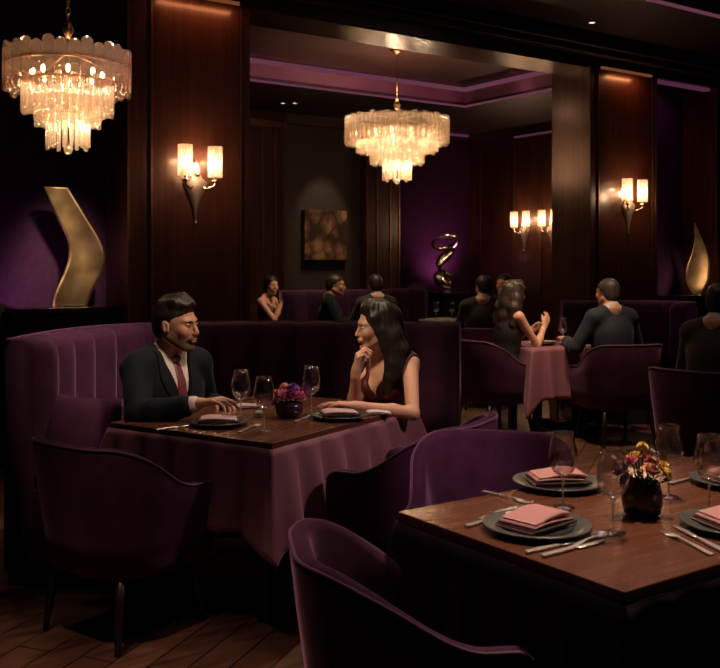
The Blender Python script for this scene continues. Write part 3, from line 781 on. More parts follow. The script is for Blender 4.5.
for i, tp in enumerate(((.03, -.03, .155), (-.02, -.04, .13), (.045, .03, .165), (-.07, .01, .15), (.075, -.02, .10), (.01, -.05, .105))):
    sprig(V + Vector((tp[0] * .3, tp[1] * .3, .08)), V + Vector(tp), 'green leaf sprig in the front table vase', 'leaf sprigs in the front table vase', i)
V2 = atz(289, 417, ZT)
v = empty('flower_bowl', V2)
obj('bowl', MB().lathe([(0, 0), (.035, 0), (.055, .012), (.066, .035), (.066, .055), (.06, .066), (.055, .064), (.06, .05), (.05, .015), (0, .01)], 40, cap=False), 'vase', v)
obj('soil_foam', MB().lathe([(0, .058), (.058, .058), (.058, .052), (0, .052)], 24, cap=False), 'legwood', v)
tag(v, 'low dark bowl of pink and purple flowers on the couple\'s table', 'vase')
for i, (k, m_, tp, R) in enumerate((('rose', 'f_pink', (-.035, -.03, .10), .030), ('rose', 'f_plum', (.01, -.04, .10), .032), ('rose', 'f_pink', (.05, -.02, .095), .028), ('pom', 'f_purple', (.02, .0, .125), .028),
                                    ('rose', 'f_peach', (-.02, .01, .128), .026), ('rose', 'f_red', (-.06, .0, .10), .026), ('pom', 'f_plum', (.06, .02, .105), .026), ('rose', 'f_purple', (.02, .04, .11), .03), ('pom', 'f_pink', (-.03, .04, .105), .028), ('rose', 'f_plum', (-.055, -.035, .078), .022))):
    nm = {'f_pink': 'pink', 'f_plum': 'plum', 'f_purple': 'violet', 'f_peach': 'peach', 'f_red': 'red'}[m_] + (' rose' if k == 'rose' else ' pompom flower')
    flower(k, m_, V2 + Vector((tp[0] * .4, tp[1] * .4, .06)), V2 + Vector(tp), R, nm + ' in the low bowl on the couple\'s table', 'flowers in the low bowl', i + 20)
# right couple's and back tables' ware
wine(Vector((at(563, 8.2)[0], 8.2, ZT + .001)), 'wine glass on the pink clothed table between the couple', 1.05)
q = Vector((at(543, 8.12)[0], 8.12, ZT + .002))
r_, n_ = place(q, RRZ, 'dark plate on the pink clothed table', 'pale napkin on the plate of the pink clothed table', 'dark', .125)
r_, n_ = place(Vector((at(330, 11.3)[0], 11.3, ZT)), WA, 'dark plate before the man in the back room', 'pale napkin before the man in the back room', 'dark', .125)
r_, n_ = place(Vector((at(292, 11.2)[0], 11.2, ZT)), WA, 'dark plate before the woman in the back room', 'pale napkin before the woman in the back room', 'dark', .125)
wine(Vector((at(347, 11.4)[0], 11.4, ZT)), 'wine glass on the back room table right of the man', 1.05)
wine(Vector((at(288, 11.1)[0], 11.1, ZT)), 'wine glass on the back room table by the woman', 1.05)
wine(Vector((at(436, 11.85)[0], 11.85, ZT)), 'left wine glass on the small table by the silver sculpture', 1.0)
wine(Vector((at(452, 11.85)[0], 11.85, ZT)), 'right wine glass on the small table by the silver sculpture', 1.0)

# ------------------------------------------------------------------ chandeliers
def plate_crystal(L_, ww, d):      # flat glass plate with rounded ends hanging below origin
    m = MB(); n = 8; out = []
    r = ww / 2
    for i in range(n + 1): a = PI * i / n; out.append((r * math.cos(a), -r + r * math.sin(a)))
    for i in range(n + 1): a = PI + PI * i / n; out.append((r * math.cos(a), -L_ + r + r * math.sin(a)))
    k = len(out); vs = [(x, -d, z) for x, z in out] + [(x * .55, -d * 2.0, -L_ * .02 + z * .96) for x, z in out]
    vs = [(x, y, z) for y, sc in ((-d * 1.6, .6), (-d, 1.), (d, 1.), (d * 1.6, .6)) for x, z in [(X * sc, -L_ / 2 + (Z + L_ / 2) * (1 if sc == 1. else .93)) for X, Z in out]]
    fs = [tuple(range(k)), tuple(range(3 * k, 4 * k))[::-1]]
    for q in range(3):
        for i in range(k): j = (i + 1) % k; fs.append((q * k + i, q * k + j, (q + 1) * k + j, (q + 1) * k + i))
    return m.add(vs, fs)
def rod_crystal(L_, r):
    return MB().lathe([(0, 0), (r * .8, -.003), (r, -.010), (r, -L_ + .010), (r * .8, -L_ + .002), (0, -L_)], 6, cap=False)
def chandelier(label, P, S, tiers, zceil, chain=True, power=30, nb=7):
    """P: centre of the top ring; tiers: (radius, z_top, length, count, kind, width)"""
    root = empty('chandelier', P)
    srcs = {}
    for ti, (R, zt, Ln, n, kind, ww) in enumerate(tiers):
        fr = MB(); pts = [(R * .97 * math.cos(2 * PI * i / 48), R * .97 * math.sin(2 * PI * i / 48), zt - (.38 * Ln if kind == 'plate' else .01)) for i in range(48)]
        fr.tube(pts, .006 * S, 6, closed=True)
        for i in range(4): a = PI / 4 + PI / 2 * i; fr.tube([(0, 0, zt - .01), (R * .97 * math.cos(a), R * .97 * math.sin(a), zt - (.38 * Ln if kind == 'plate' else .01))], .004 * S, 6)
        obj('ring', fr, 'brass', root)
        src = None
        for i in range(n):
            a = 2 * PI * (i + .5 * (ti % 2)) / n
            if src is None:
                mbx = plate_crystal(Ln, ww, .006 * S) if kind == 'plate' else rod_crystal(Ln, ww)
                src = o = obj('crystal', mbx, 'crystal_clear' if kind == 'plate' else 'crystal', root, smooth=(kind != 'plate'))
            else: o = src.copy(); COL.objects.link(o); o.parent = root
            o.location = (R * math.cos(a), R * math.sin(a), zt + (.012 * S * math.sin(i * 2.4))); o.rotation_euler = (0, 0, a + PI / 2)
    R0, z0 = tiers[0][0], tiers[0][1]
    zl = tiers[-1][1] - tiers[-1][2]
    obj('finial', MB().sell((0, 0, zl - .012 * S), (.022 * S,) * 3, 1, 1, 16, 10), 'crystal', root)
    top = zceil - P.z
    m = MB().tube([(0, 0, zl + .02), (0, 0, .10 * S)], .008 * S, 8)
    m.lathe([(.0, .16 * S), (.012 * S, .15 * S), (.03 * S, .10 * S), (.012 * S, .06 * S), (0, .05 * S)], 16, cap=False)
    obj('stem', m, 'brass', root)
    if chain:
        m = MB(); z = .15 * S; k = 0
        while z < top - .03:
            pts = [((.010 * math.cos(t) if k % 2 else 0), (0 if k % 2 else .010 * math.cos(t)), z + .017 + .019 * math.sin(t)) for t in [2 * PI * i / 12 for i in range(12)]]
            m.tube(pts, .0028, 5, closed=True); z += .030; k += 1
        obj('chain', m, 'brass', root)
    else: obj('rod', MB().tube([(0, 0, .14 * S), (0, 0, top)], .006, 8), 'brass', root)
    obj('canopy', MB().lathe([(.06 * S, top), (.06 * S, top - .01), (.03 * S, top - .03), (.012, top - .05), (0, top - .05)], 24, cap=False), 'brass', root)
    bs = None
    for i in range(nb):
        a = 2 * PI * i / nb + .3; R = R0 * .55
        if bs is None: bs = o = obj('bulb', MB().sell((0, 0, 0), (.011 * S, .011 * S, .022 * S), 1, 1, 12, 8), 'bulb', root)
        else: o = bs.copy(); COL.objects.link(o); o.parent = root
        o.location = (R * math.cos(a), R * math.sin(a), z0 - tiers[0][2] * .55)
        if i % 2 == 0: light('POINT', P + Vector((R * math.cos(a), R * math.sin(a), z0 - tiers[0][2] * .62)), power * .10, (1, .74, .48), .02 * S)
    if len(tiers) > 2:
        light('POINT', P + Vector((0, 0, tiers[2][1] - tiers[2][2] * .5)), power * .12, (1, .74, .48), .02)
        light('POINT', P + Vector((.03, 0, tiers[-1][1] - tiers[-1][2] * .4)), power * .08, (1, .74, .48), .02)
    return tag(root, label, 'chandelier')
dC = 4.6; X, _ = at(68, dC); zc = lambda y, d: H + (HY - y) * d / F
u = dC / F
chandelier('tiered crystal chandelier hanging on a chain at the upper left', Vector((X, dC, zc(50, dC))), .95,
           [(.29, 0, 44 * u, 32, 'plate', .057), (.205, -30 * u, 34 * u, 36, 'rod', .0140), (.145, -46 * u, 30 * u, 28, 'rod', .0130), (.095, -62 * u, 36 * u, 20, 'rod', .0115)], ZC + .30, True, 26, 8)
dD = 10.0; X, _ = at(397, dD); u = dD / F
chandelier('round tiered crystal chandelier hanging in the back room', Vector((X, dD, zc(118, dD))), 1.3,
           [(.53, 0, 26 * u, 60, 'rod', .026), (.41, -12 * u, 22 * u, 48, 'rod', .025), (.27, -26 * u, 20 * u, 36, 'rod', .022), (.14, -40 * u, 22 * u, 20, 'rod', .019)], ZB + .26, False, 95, 9)

# ------------------------------------------------------------------ sconces
sc0 = None
def sconce(label, P, rz, power=10):
    """P on the wall surface at the middle height; local -Y points out of the wall"""
    global sc0
    if sc0 is None:
        r = empty('wall_sconce')
        # tapering ornate back plate
        m = MB(); prof = [(.0, -.30, .006), (.010, -.27, .010), (.018, -.20, .014), (.048, -.12, .020), (.090, -.04, .026), (.100, .00, .026), (.060, .03, .022), (.035, .07, .018), (.050, .11, .016), (.030, .15, .012), (.0, .17, .006)]
        secs = []
        for hw, z, d in prof:
            secs.append([(hw * math.cos(a), -.004 - abs(d * 2.2 * math.sin(a)), z) for a in [PI * i / 12 for i in range(13)]])
        m.sweep(secs, capends=False, closed=True); obj('back_plate', m, 'silver_soft', r)
        m = MB()
        for s in (-1, 1):
            for k in range(3):
                zz = -.03 - .06 * k; rr = .055 - .016 * k
                pts = [(s * (rr * .4 + rr * .5 * math.cos(t) * (1 - t / 9)), -.03, zz + rr * .5 * math.sin(t) * (1 - t / 9)) for t in [i * .55 for i in range(11)]]
                obj('scroll', MB().tube(pts, .005, 6), 'silver', r)
        obj('finial', MB().sell((0, -.03, -.305), (.012, .012, .018), 1, 1, 12, 8), 'silver', r)
        obj('knob', MB().sell((0, -.05, .055), (.022, .022, .022), 1, 1, 14, 10), 'silver', r)
        for s in (-1, 1):
            arm = MB().tube([(s * .02, -.03, -.02), (s * .06, -.07, -.055), (s * .115, -.10, -.03), (s * .12, -.10, .03)], [.009, .008, .008, .008], 8)
            arm.lathe([(0, -.01), (.03, 0), (.034, .008), (.014, .012), (.016, .04), (0, .04)], 20, (s * .12, -.10, .0), cap=False)
            obj('arm', arm, 'silver', r)
            sh = MB(); n = 72; secs = []
            for z in (0.035, .045, .255, .262):
                secs.append([(s * .12 + (.050 + .0035 * math.cos(a * 14)) * math.cos(a), -.10 + (.050 + .0035 * math.cos(a * 14)) * math.sin(a), z) for a in [2 * PI * i / n for i in range(n)]])
            sh.sweep(secs, capends=False, closed=True); obj('lamp_shade', sh, 'shade', r)
            obj('bulb', MB().sell((s * .12, -.10, .13), (.017, .017, .035), 1, 1, 14, 10), 'bulb_s', r)
        sc0 = r
    else: r = dup(sc0)
    r.location = P; r.rotation_euler = (0, 0, rz)
    R = Matrix.Rotation(rz, 3, 'Z')
    for s in (-1, 1):
        light('POINT', Vector(P) + R @ Vector((s * .12, -.10, .150)), power * .45, (1, .62, .36), .018)
    light('POINT', Vector(P) + R @ Vector((0, -.06, .12)), power * .55, (1, .60, .36), .03)
    light('POINT', Vector(P) + R @ Vector((0, -.28, .10)), power * .5, (1, .60, .36), .05)
    return tag(r, label, 'wall lamp', 'twin-shade wall sconces')
sconce('lit twin-shade sconce on the wood pier above the suited man', W(tw(194), -.008, 2.05), WA, 9)
sconce('lit twin-shade sconce on the wood panel above the man in navy', W(tw(626.5), -.008, 2.05), WA, 9)
sconce('left of the two sconces on the back room side wall', W(tC, usd(525), 1.93), WA - PI / 2, 8)
sconce('right of the two sconces on the back room side wall', W(tC, usd(553), 1.93), WA - PI / 2, 8)

# ------------------------------------------------------------------ sculptures, plinths, picture
def console(name, label, t0, t1, d0, d1, z, base=0., cat='plinth'):
    r = empty(name, W((t0 + t1) / 2, (d0 + d1) / 2, 0), WA); hw, hd = (t1 - t0) / 2, (d1 - d0) / 2
    obj('top_slab', MB().box(-hw, hw, -hd, hd, z - .04, z), 'black', r, smooth=False, bevel=.004)
    obj('body', MB().box(-hw + .03, hw - .03, -hd + .03, hd - .02, base, z - .04), 'black', r, smooth=False, bevel=.004)
    return tag(r, label, cat)
pl_d = .22
console('plinth', 'black lacquer plinth under the curved bronze ribbon sculpture', tw(12, .2), tw(113, .2), .05, .40, 1.14)
console('plinth', 'black plinth under the leaf-shaped bronze sculpture on the right', tR0 + .12, tR1 - .04, -.18, .36, 1.10)
# ribbon
def ribbon(name, label, P, pts, mat, thick=.012, foot=True, rz=WA):
    """pts: (x, z, width, twist)"""
    C = [Vector((a[0], a[1])) for a in pts]
    n = 60; secs = []
    for i in range(n + 1):
        f = i / n * (len(pts) - 1); k = min(int(f), len(pts) - 2); g = f - k
        def cr(j):
            g_ = lambda q: pts[max(0, min(len(pts) - 1, q))][j]
            a, b, c, d = g_(k - 1), g_(k), g_(k + 1), g_(k + 2)
            return .5 * (2 * b + (c - a) * g + (2 * a - 5 * b + 4 * c - d) * g * g + (3 * b - a - 3 * c + d) * g ** 3)
        x, z, ww, tw_ = cr(0), cr(1), max(.002, cr(2)), cr(3)
        sec = []; m_ = 10
        for side in (0, 1):
            for j in (range(m_ + 1) if side == 0 else range(m_, -1, -1)):
                uu = j / m_ * 2 - 1; bow = .10 * ww * (1 - uu * uu)
                px_, py_ = uu * ww / 2, bow + (thick * (1 - .7 * abs(uu)) if side else 0)
                sec.append((x + px_ * math.cos(tw_) - py_ * math.sin(tw_), px_ * math.sin(tw_) + py_ * math.cos(tw_), z))
        secs.append(sec)
    r = empty(name, P, rz); obj('ribbon', MB().sweep(secs), mat, r)
    if foot: obj('foot', MB().box(-.09, .09, -.06, .06, 0, .012), 'black', r, smooth=False, bevel=.003)
    return tag(r, label, 'sculpture')
ps = W(tw(70, .22), .22, 1.14); sc_ = ps.y / F / w.x * 1.0
k = ps.y / F
ribbon('sculpture', 'tall S-curved gilt bronze ribbon sculpture on the left plinth', ps,
       [(.0, .0, .26, .1), (.03, .10, .27, .05), (.095, .24, .27, -.1), (.12, .36, .25, -.25), (.095, .48, .22, -.3), (.02, .62, .20, -.2), (-.055, .76, .18, -.1), (-.10, .845, .17, .0)], 'bronze')
ps2 = W(tw(697, .0), .0, 1.10)
ribbon('sculpture', 'leaf-shaped bronze sculpture rising to a point at the right', ps2,
       [(.01, .0, .05, -.6), (-.01, .05, .14, -.6), (.0, .16, .26, -.55), (.03, .32, .27, -.45), (.05, .46, .19, -.4), (.03, .60, .10, -.4), (-.01, .70, .055, -.4), (-.04, .80, .004, -.4)], 'bronze')
# looped silver
console('plinth', 'black plinth beneath the looped silver sculpture', tw(428, DB - .1), tw(461, DB - .1), DB - .45, DB + .0, 1.03)
P3 = W(tw(444, DB - .2), DB - .22, 1.03); r = empty('sculpture', P3, WA)
m = MB(); R1 = Euler((math.radians(-34), math.radians(6), 0)).to_matrix()
pts = [R1 @ Vector((.20 * math.cos(t), .16 * math.sin(t), 0)) + Vector((0, 0, .72)) for t in [2 * PI * i / 40 for i in range(40)]]
obj('top_loop', m.tube(pts, [.030 + .008 * math.cos(2 * PI * i / 40) for i in range(40)], 12, closed=True), 'silver', r)
pts = [(.10, 0, .66), (.14, .03, .60), (.08, .05, .53), (-.05, .02, .46), (-.13, -.03, .40), (-.12, -.04, .33), (-.06, 0, .28), (-.10, .03, .22), (-.08, .0, .15), (.02, -.03, .09), (.09, -.02, .06), (.05, 0, .03)]
P_, _l = resample([Vector(p) for p in pts], .012); nP = len(P_)
obj('twisted_body', MB().tube(P_, [.03 + .048 * abs(math.sin(PI * 2.1 * i / nP)) ** .8 for i in range(nP)], 14), 'silver', r)
pts = [(.02, 0, .04), (.12, .03, .09), (.12, .03, .18), (.02, .02, .26), (-.08, 0, .27)]
P_, _l = resample([Vector(p) for p in pts], .012); nP = len(P_)
obj('lower_lobe', MB().tube(P_, [.022 + .042 * math.sin(PI * i / nP) for i in range(nP)], 14), 'silver', r)
obj('foot', MB().lathe([(0, 0), (.09, 0), (.09, .02), (.03, .03), (.03, .05), (0, .05)], 24, cap=False), 'black', r)
tag(r, 'looped silver sculpture on the plinth in the back room niche', 'sculpture')
# picture
tp0, tp1 = tw(305, DB + .05), tw(347, DB + .05); zp0, zp1 = 1.45 + 3 * 12.9 / F, 1.45 + 53 * 12.9 / F
r = empty('picture', W((tp0 + tp1) / 2, DB + .12, (zp0 + zp1) / 2), WA); hw, hh = (tp1 - tp0) / 2, (zp1 - zp0) / 2
obj('backing_shadow', MB().box(-hw - .02, hw - .01, -.03, 0, -hh - .13, hh - .01), 'black', r, smooth=False, bevel=.003)  # black backing shifted down-left, standing in for the picture's cast shadow
obj('canvas', MB().box(-hw, hw, -.07, -.03, -hh, hh), 'art', r, smooth=False, bevel=.004)
tag(r, 'floral relief picture in bronze tones on the taupe back wall', 'picture')
# downlights
def downlight(P, label, s=1.):
    r = empty('downlight', P); obj('bezel', MB().lathe([(.03 * s, 0), (.045 * s, 0), (.045 * s, -.006), (.032 * s, -.008), (.03 * s, 0)], 24, cap=False), 'trim', r)
    obj('lens', MB().lathe([(0, -.002), (.03 * s, -.002), (.03 * s, -.001), (0, -.001)], 24, cap=False), 'spotlens', r)
    return tag(r, label, 'ceiling light', 'recessed downlights')
downlight(Vector((at(592, 9.0)[0], 9.0, ZC)), 'tiny recessed downlight in the front ceiling above the right pier')
for px, l in ((283, 'left of two tiny downlights in the back soffit'), (295, 'right of two tiny downlights in the back soffit')):
    downlight(Vector((at(px, 11.75)[0], 11.75, ZB)), l, 1.)

# ------------------------------------------------------------------ implicit-surface figures
class Fld:
    def __init__(s, lo, hi, h):
        s.lo = np.array(lo, float); s.h = h; s.n = np.ceil((np.array(hi) - s.lo) / h).astype(int) + 1
        s.a = np.full(s.n, 1., np.float32); s.R = np.eye(3); s.t = np.zeros(3); s.inf = 0.
    def frame(s, R=None, t=None): s.R = np.eye(3) if R is None else np.array(R); s.t = np.zeros(3) if t is None else np.array(t); return s
    def grid(s, lo, hi):
        i0 = np.clip(np.floor((lo - s.lo) / s.h).astype(int), 0, s.n); i1 = np.clip(np.ceil((hi - s.lo) / s.h).astype(int) + 1, 0, s.n)
        if (i1 <= i0).any(): return None, None
        ax = [(s.lo[k] + s.h * np.arange(i0[k], i1[k])).astype(np.float32) for k in range(3)]
        return tuple(slice(i0[k], i1[k]) for k in range(3)), (ax[0][:, None, None], ax[1][None, :, None], ax[2][None, None, :])
    def comb(s, sl, d, k, op):
        a = s.a[sl]
        if op == 'u':
            if k > 0: hh = np.clip(.5 + .5 * (a - d) / k, 0, 1); r = a * (1 - hh) + d * hh - k * hh * (1 - hh)
            else: r = np.minimum(a, d)
        else:
            d = -d
            if k > 0: hh = np.clip(.5 - .5 * (a - d) / k, 0, 1); r = a * (1 - hh) + d * hh + k * hh * (1 - hh)
            else: r = np.maximum(a, d)
        s.a[sl] = r
    def ell(s, c, r, k=.015, op='u', rot=None):
        c = s.R @ np.array(c, float) + s.t; A_ = s.R if rot is None else s.R @ np.array(Euler(rot).to_matrix())
        r = np.array(r, float) + (s.inf if op == 'u' else 0); m = max(r) + max(k, 0) + 2 * s.h
        sl, g = s.grid(c - m, c + m)
        if sl is None: return s
        d = [g[i] - np.float32(c[i]) for i in range(3)]
        q = [d[0] * np.float32(A_[0, j]) + d[1] * np.float32(A_[1, j]) + d[2] * np.float32(A_[2, j]) for j in range(3)]
        k0 = np.sqrt(sum((q[j] / r[j]) ** 2 for j in range(3))); k1 = np.sqrt(sum((q[j] / r[j] ** 2) ** 2 for j in range(3)))
        s.comb(sl, k0 * (k0 - 1) / np.maximum(k1, 1e-6), k, op); return s
    def rc(s, a, b, ra, rb=None, k=.015, op='u', flat=None):
        rb = ra if rb is None else rb; a = s.R @ np.array(a, float) + s.t; b = s.R @ np.array(b, float) + s.t
        ra += s.inf; rb += s.inf
        m = max(ra, rb) + max(k, 0) + 2 * s.h
        sl, g = s.grid(np.minimum(a, b) - m, np.maximum(a, b) + m)
        if sl is None: return s
        d = [g[i] - np.float32(a[i]) for i in range(3)]; ba = b - a
        if flat is not None:
            fd = s.R @ np.array(flat[0], float); fd /= np.linalg.norm(fd); dt = sum(d[i] * np.float32(fd[i]) for i in range(3)) * np.float32(flat[1] - 1)
            d = [d[i] + dt * np.float32(fd[i]) for i in range(3)]; ba = ba + fd * (ba @ fd) * (flat[1] - 1)
        L2 = max(1e-9, ba @ ba); h = np.clip(sum(d[i] * np.float32(ba[i]) for i in range(3)) / L2, 0, 1)
        dd = np.sqrt(sum((d[i] - h * np.float32(ba[i])) ** 2 for i in range(3))) - (ra + (rb - ra) * h)
        if flat is not None: dd = dd / flat[1] ** .5
        s.comb(sl, dd, k, op); return s
    def local(s):   # full grid coordinates in the current frame
        ax = [(s.lo[k] + s.h * np.arange(s.n[k])).astype(np.float32) for k in range(3)]
        d = (ax[0][:, None, None] - np.float32(s.t[0]), ax[1][None, :, None] - np.float32(s.t[1]), ax[2][None, None, :] - np.float32(s.t[2]))
        return [d[0] * np.float32(s.R[0, j]) + d[1] * np.float32(s.R[1, j]) + d[2] * np.float32(s.R[2, j]) for j in range(3)]
    def cut(s, arr): s.a = np.maximum(s.a, arr.astype(np.float32)); return s
    def copy(s):
        o = Fld.__new__(Fld); o.lo, o.h, o.n, o.R, o.t, o.inf = s.lo, s.h, s.n, s.R, s.t, s.inf; o.a = s.a.copy(); return o
    def mesh(s, name, it=1):
        a = s.a; a[0], a[-1], a[:, 0], a[:, -1], a[:, :, 0], a[:, :, -1] = .1, .1, .1, .1, .1, .1
        neg = a < 0
        if not neg.any(): return None
        idx = np.argwhere(neg); l0 = np.maximum(idx.min(0) - 2, 0); l1 = idx.max(0) + 3
        a = a[l0[0]:l1[0], l0[1]:l1[1], l0[2]:l1[2]]; neg = a < 0; nx, ny, nz = a.shape
        cnt = np.zeros((nx - 1, ny - 1, nz - 1), np.uint8)
        for i in (0, 1):
            for j in (0, 1):
                for k in (0, 1): cnt += neg[i:nx - 1 + i, j:ny - 1 + j, k:nz - 1 + k]
        cells = np.argwhere((cnt > 0) & (cnt < 8)); vid = np.full(cnt.shape, -1, np.int32); vid[tuple(cells.T)] = np.arange(len(cells))
        cv = {}
        for i in (0, 1):
            for j in (0, 1):
                for k in (0, 1): cv[(i, j, k)] = a[cells[:, 0] + i, cells[:, 1] + j, cells[:, 2] + k]
        acc = np.zeros((len(cells), 3)); num = np.zeros(len(cells))
        for p in cv:
            for ax in range(3):
                if p[ax] == 0:
                    q = list(p); q[ax] = 1; q = tuple(q); va, vb = cv[p], cv[q]; m = (va < 0) != (vb < 0)
                    t = np.where(m, va / np.where(m, va - vb, 1), 0); pos = np.tile(np.array(p, float), (len(cells), 1)); pos[:, ax] += t
                    acc += pos * m[:, None]; num += m
        V_ = (cells + acc / num[:, None] + l0) * s.h + s.lo
        quads = []
        for ax in range(3):
            sl0 = [slice(None)] * 3; sl1 = [slice(None)] * 3; sl0[ax] = slice(0, -1); sl1[ax] = slice(1, None)
            e = neg[tuple(sl0)] != neg[tuple(sl1)]; E = np.argwhere(e)
            o1, o2 = [(1, 2), (2, 0), (0, 1)][ax]
            E = E[(E[:, o1] > 0) & (E[:, o2] > 0) & (E[:, o1] < cnt.shape[o1]) & (E[:, o2] < cnt.shape[o2])]
            def vv(d1, d2): c = E.copy(); c[:, o1] -= d1; c[:, o2] -= d2; return vid[tuple(c.T)]
            Q = np.stack([vv(0, 0), vv(1, 0), vv(1, 1), vv(0, 1)], 1)
            fl = neg[tuple(E.T)]; Q[~fl] = Q[~fl][:, ::-1]; quads.append(Q)
        Q = np.concatenate(quads); Q = Q[(Q >= 0).all(1)]
        me = bpy.data.meshes.new(name)
        me.vertices.add(len(V_)); me.vertices.foreach_set('co', V_.astype(np.float32).ravel())
        me.loops.add(Q.size); me.loops.foreach_set('vertex_index', Q.astype(np.int32).ravel())
        me.polygons.add(len(Q)); me.polygons.foreach_set('loop_start', (np.arange(len(Q)) * 4).astype(np.int32)); me.polygons.foreach_set('loop_total', np.full(len(Q), 4, np.int32))
        me.update(calc_edges=True)
        # light laplacian smoothing
        ed = np.zeros(len(me.edges) * 2, np.int32); me.edges.foreach_get('vertices', ed); ed = ed.reshape(-1, 2)
        for _ in range(it):
            S_ = np.zeros_like(V_); c_ = np.zeros(len(V_))
            for k in range(3): S_[:, k] = np.bincount(ed[:, 0], V_[ed[:, 1], k], len(V_)) + np.bincount(ed[:, 1], V_[ed[:, 0], k], len(V_))
            c_ = np.bincount(ed.ravel(), minlength=len(V_)); V_ = V_ * .5 + .5 * S_ / np.maximum(c_, 1)[:, None]
        me.vertices.foreach_set('co', V_.astype(np.float32).ravel()); me.update()
        return me
def ik(S, Wr, hint, l1=.285, l2=.255):
    S, Wr, hint = map(lambda v: np.array(v, float), (S, Wr, hint)); d = Wr - S; D = np.linalg.norm(d)
    if D > (l1 + l2) * .995: Wr = S + d / D * (l1 + l2) * .995; d = Wr - S; D = np.linalg.norm(d)
    a = (l1 * l1 - l2 * l2 + D * D) / (2 * D); hh = math.sqrt(max(0, l1 * l1 - a * a)); u = d / D
    p = hint - S; p = p - u * (p @ u); p /= np.linalg.norm(p) + 1e-9
    return S + u * a + p * hh, Wr
def head_prims(f, g, female, inf=0.):
    """face towards +X"""
    f.inf = inf; s = .93 if female else 1.
    E = lambda c, r, k=.012, **kw: f.ell([x * s for x in c], [x * s for x in r], k, **kw)
    C = lambda a, b, ra, rb, k=.010, **kw: f.rc([x * s for x in a], [x * s for x in b], ra * s, rb * s, k, **kw)
    E((-.014, 0, .032), (.098, .076, .086)); E((.028, 0, -.030), (.062, .058, .078), .02)
    for y in (-1, 1):
        C((-.012, y * .055, -.045), (.058, y * .020, -.098), .020 if not female else .016, .016 if not female else .013, .02)
        E((.062, y * .038, -.022), (.024, .022, .026), .018)
        if g < .005:
            E((-.010, y * .077, -.006), (.019, .009, .032), .006, rot=(0, -.2, 0)); E((-.004, y * .084, -.004), (.008, .005, .018), .004, op='s')
    E((.070, 0, -.099), (.022, .024 if not female else .018, .018), .016)
    E((.066, 0, .026), (.026, .050, .016), .014)
    if not female: E((.080, 0, .020), (.012, .042, .007), .010)
    C((.086, 0, .014), (.108, 0, -.026), .0075, .0105, .008) if not female else C((.086, 0, .012), (.106, 0, -.028), .006, .0078, .008); E((.102, 0, -.034), (.012, .0155 if not female else .013, .008), .007)
    E((.089, 0, -.060), (.012, .026, .014), .010)
    E((.0925, 0, -.0585), (.009, .021, .0055), .004); E((.0905, 0, -.0705), (.010, .018, .0065), .004); 
    for y in (-1, 1): E((.098, y * .031, .001), (.015, .017, .011), .008, op='s')
    if g < .005:
        for y in (-1, 1): E((.0775, y * .0305, .0078), (.0140, .0165, .0068), .003); E((.0755, y * .0305, -.0092), (.0125, .015, .0050), .005)
        E((.101, 0, -.0645), (.012, .022, .0014), .002, op='s')
    f.inf = 0.
def hand_prims(f, wr, dr, pn, side, curl=.5, spread=1., sc=1., thumb=(.55, .45), inf=0.):
    """wr wrist; dr direction to fingers; pn palm normal (where the fingers curl to); side=+1: thumb on +cross(dr,pn)"""
    d = np.array(dr, float); d /= np.linalg.norm(d); p = np.array(pn, float); p = p - d * (p @ d); p /= np.linalg.norm(p); s = np.cross(d, p) * side
    wr = np.array(wr, float); k = .007
    f.rc(wr - d * .02, wr + d * .02, .024 * sc, .024 * sc, .02, flat=(p, 1.25))
    for off, ln in ((.028, .082), (.010, .088), (-.010, .084), (-.027, .076)):
        f.rc(wr + d * .015 + s * off * .55 * sc, wr + d * ln * sc + s * off * sc * .95, .0155 * sc, .0115 * sc, .012, flat=(p, 1.15))
    fl = [(.029, .083, (.042, .026, .020), .0088), (.0095, .090, (.047, .030, .022), .0090), (-.0105, .086, (.044, .028, .021), .0086), (-.0285, .077, (.034, .021, .018), .0076)]
    for i, (off, ln, seg, r) in enumerate(fl):
        cu = curl[i] if hasattr(curl, '__len__') else curl
        b = wr + d * ln * sc + s * off * sc; ang = cu * .75; sp = (off * 5.) * spread * .6
        for q, l_ in enumerate(seg):
            dd = (d * math.cos(ang) + p * math.sin(ang)); dd = dd + s * sp * max(0, math.cos(ang)) * .5; dd /= np.linalg.norm(dd)
            e = b + dd * l_ * sc; f.rc(b, e, (r - q * .0007) * sc, (r - (q + 1) * .0008) * sc, .0025 if q else .005); b = e; ang += cu * 1.0
    b = wr + d * .022 * sc + s * .020 * sc; t1 = d * math.cos(thumb[0]) + s * math.sin(thumb[0]) + p * thumb[1]; t1 /= np.linalg.norm(t1)
    e = b + t1 * .042 * sc; f.rc(b, e, .0145 * sc, .011 * sc, .010); t2 = d + s * .25 + p * thumb[1] * .9; t2 /= np.linalg.norm(t2)
    e2 = e + t2 * .030 * sc; f.rc(e, e2, .0105 * sc, .0095 * sc, .004); e3 = e2 + (t2 + p * .3) / np.linalg.norm(t2 + p * .3) * .024 * sc; f.rc(e2, e3, .0095 * sc, .0075 * sc, .004)

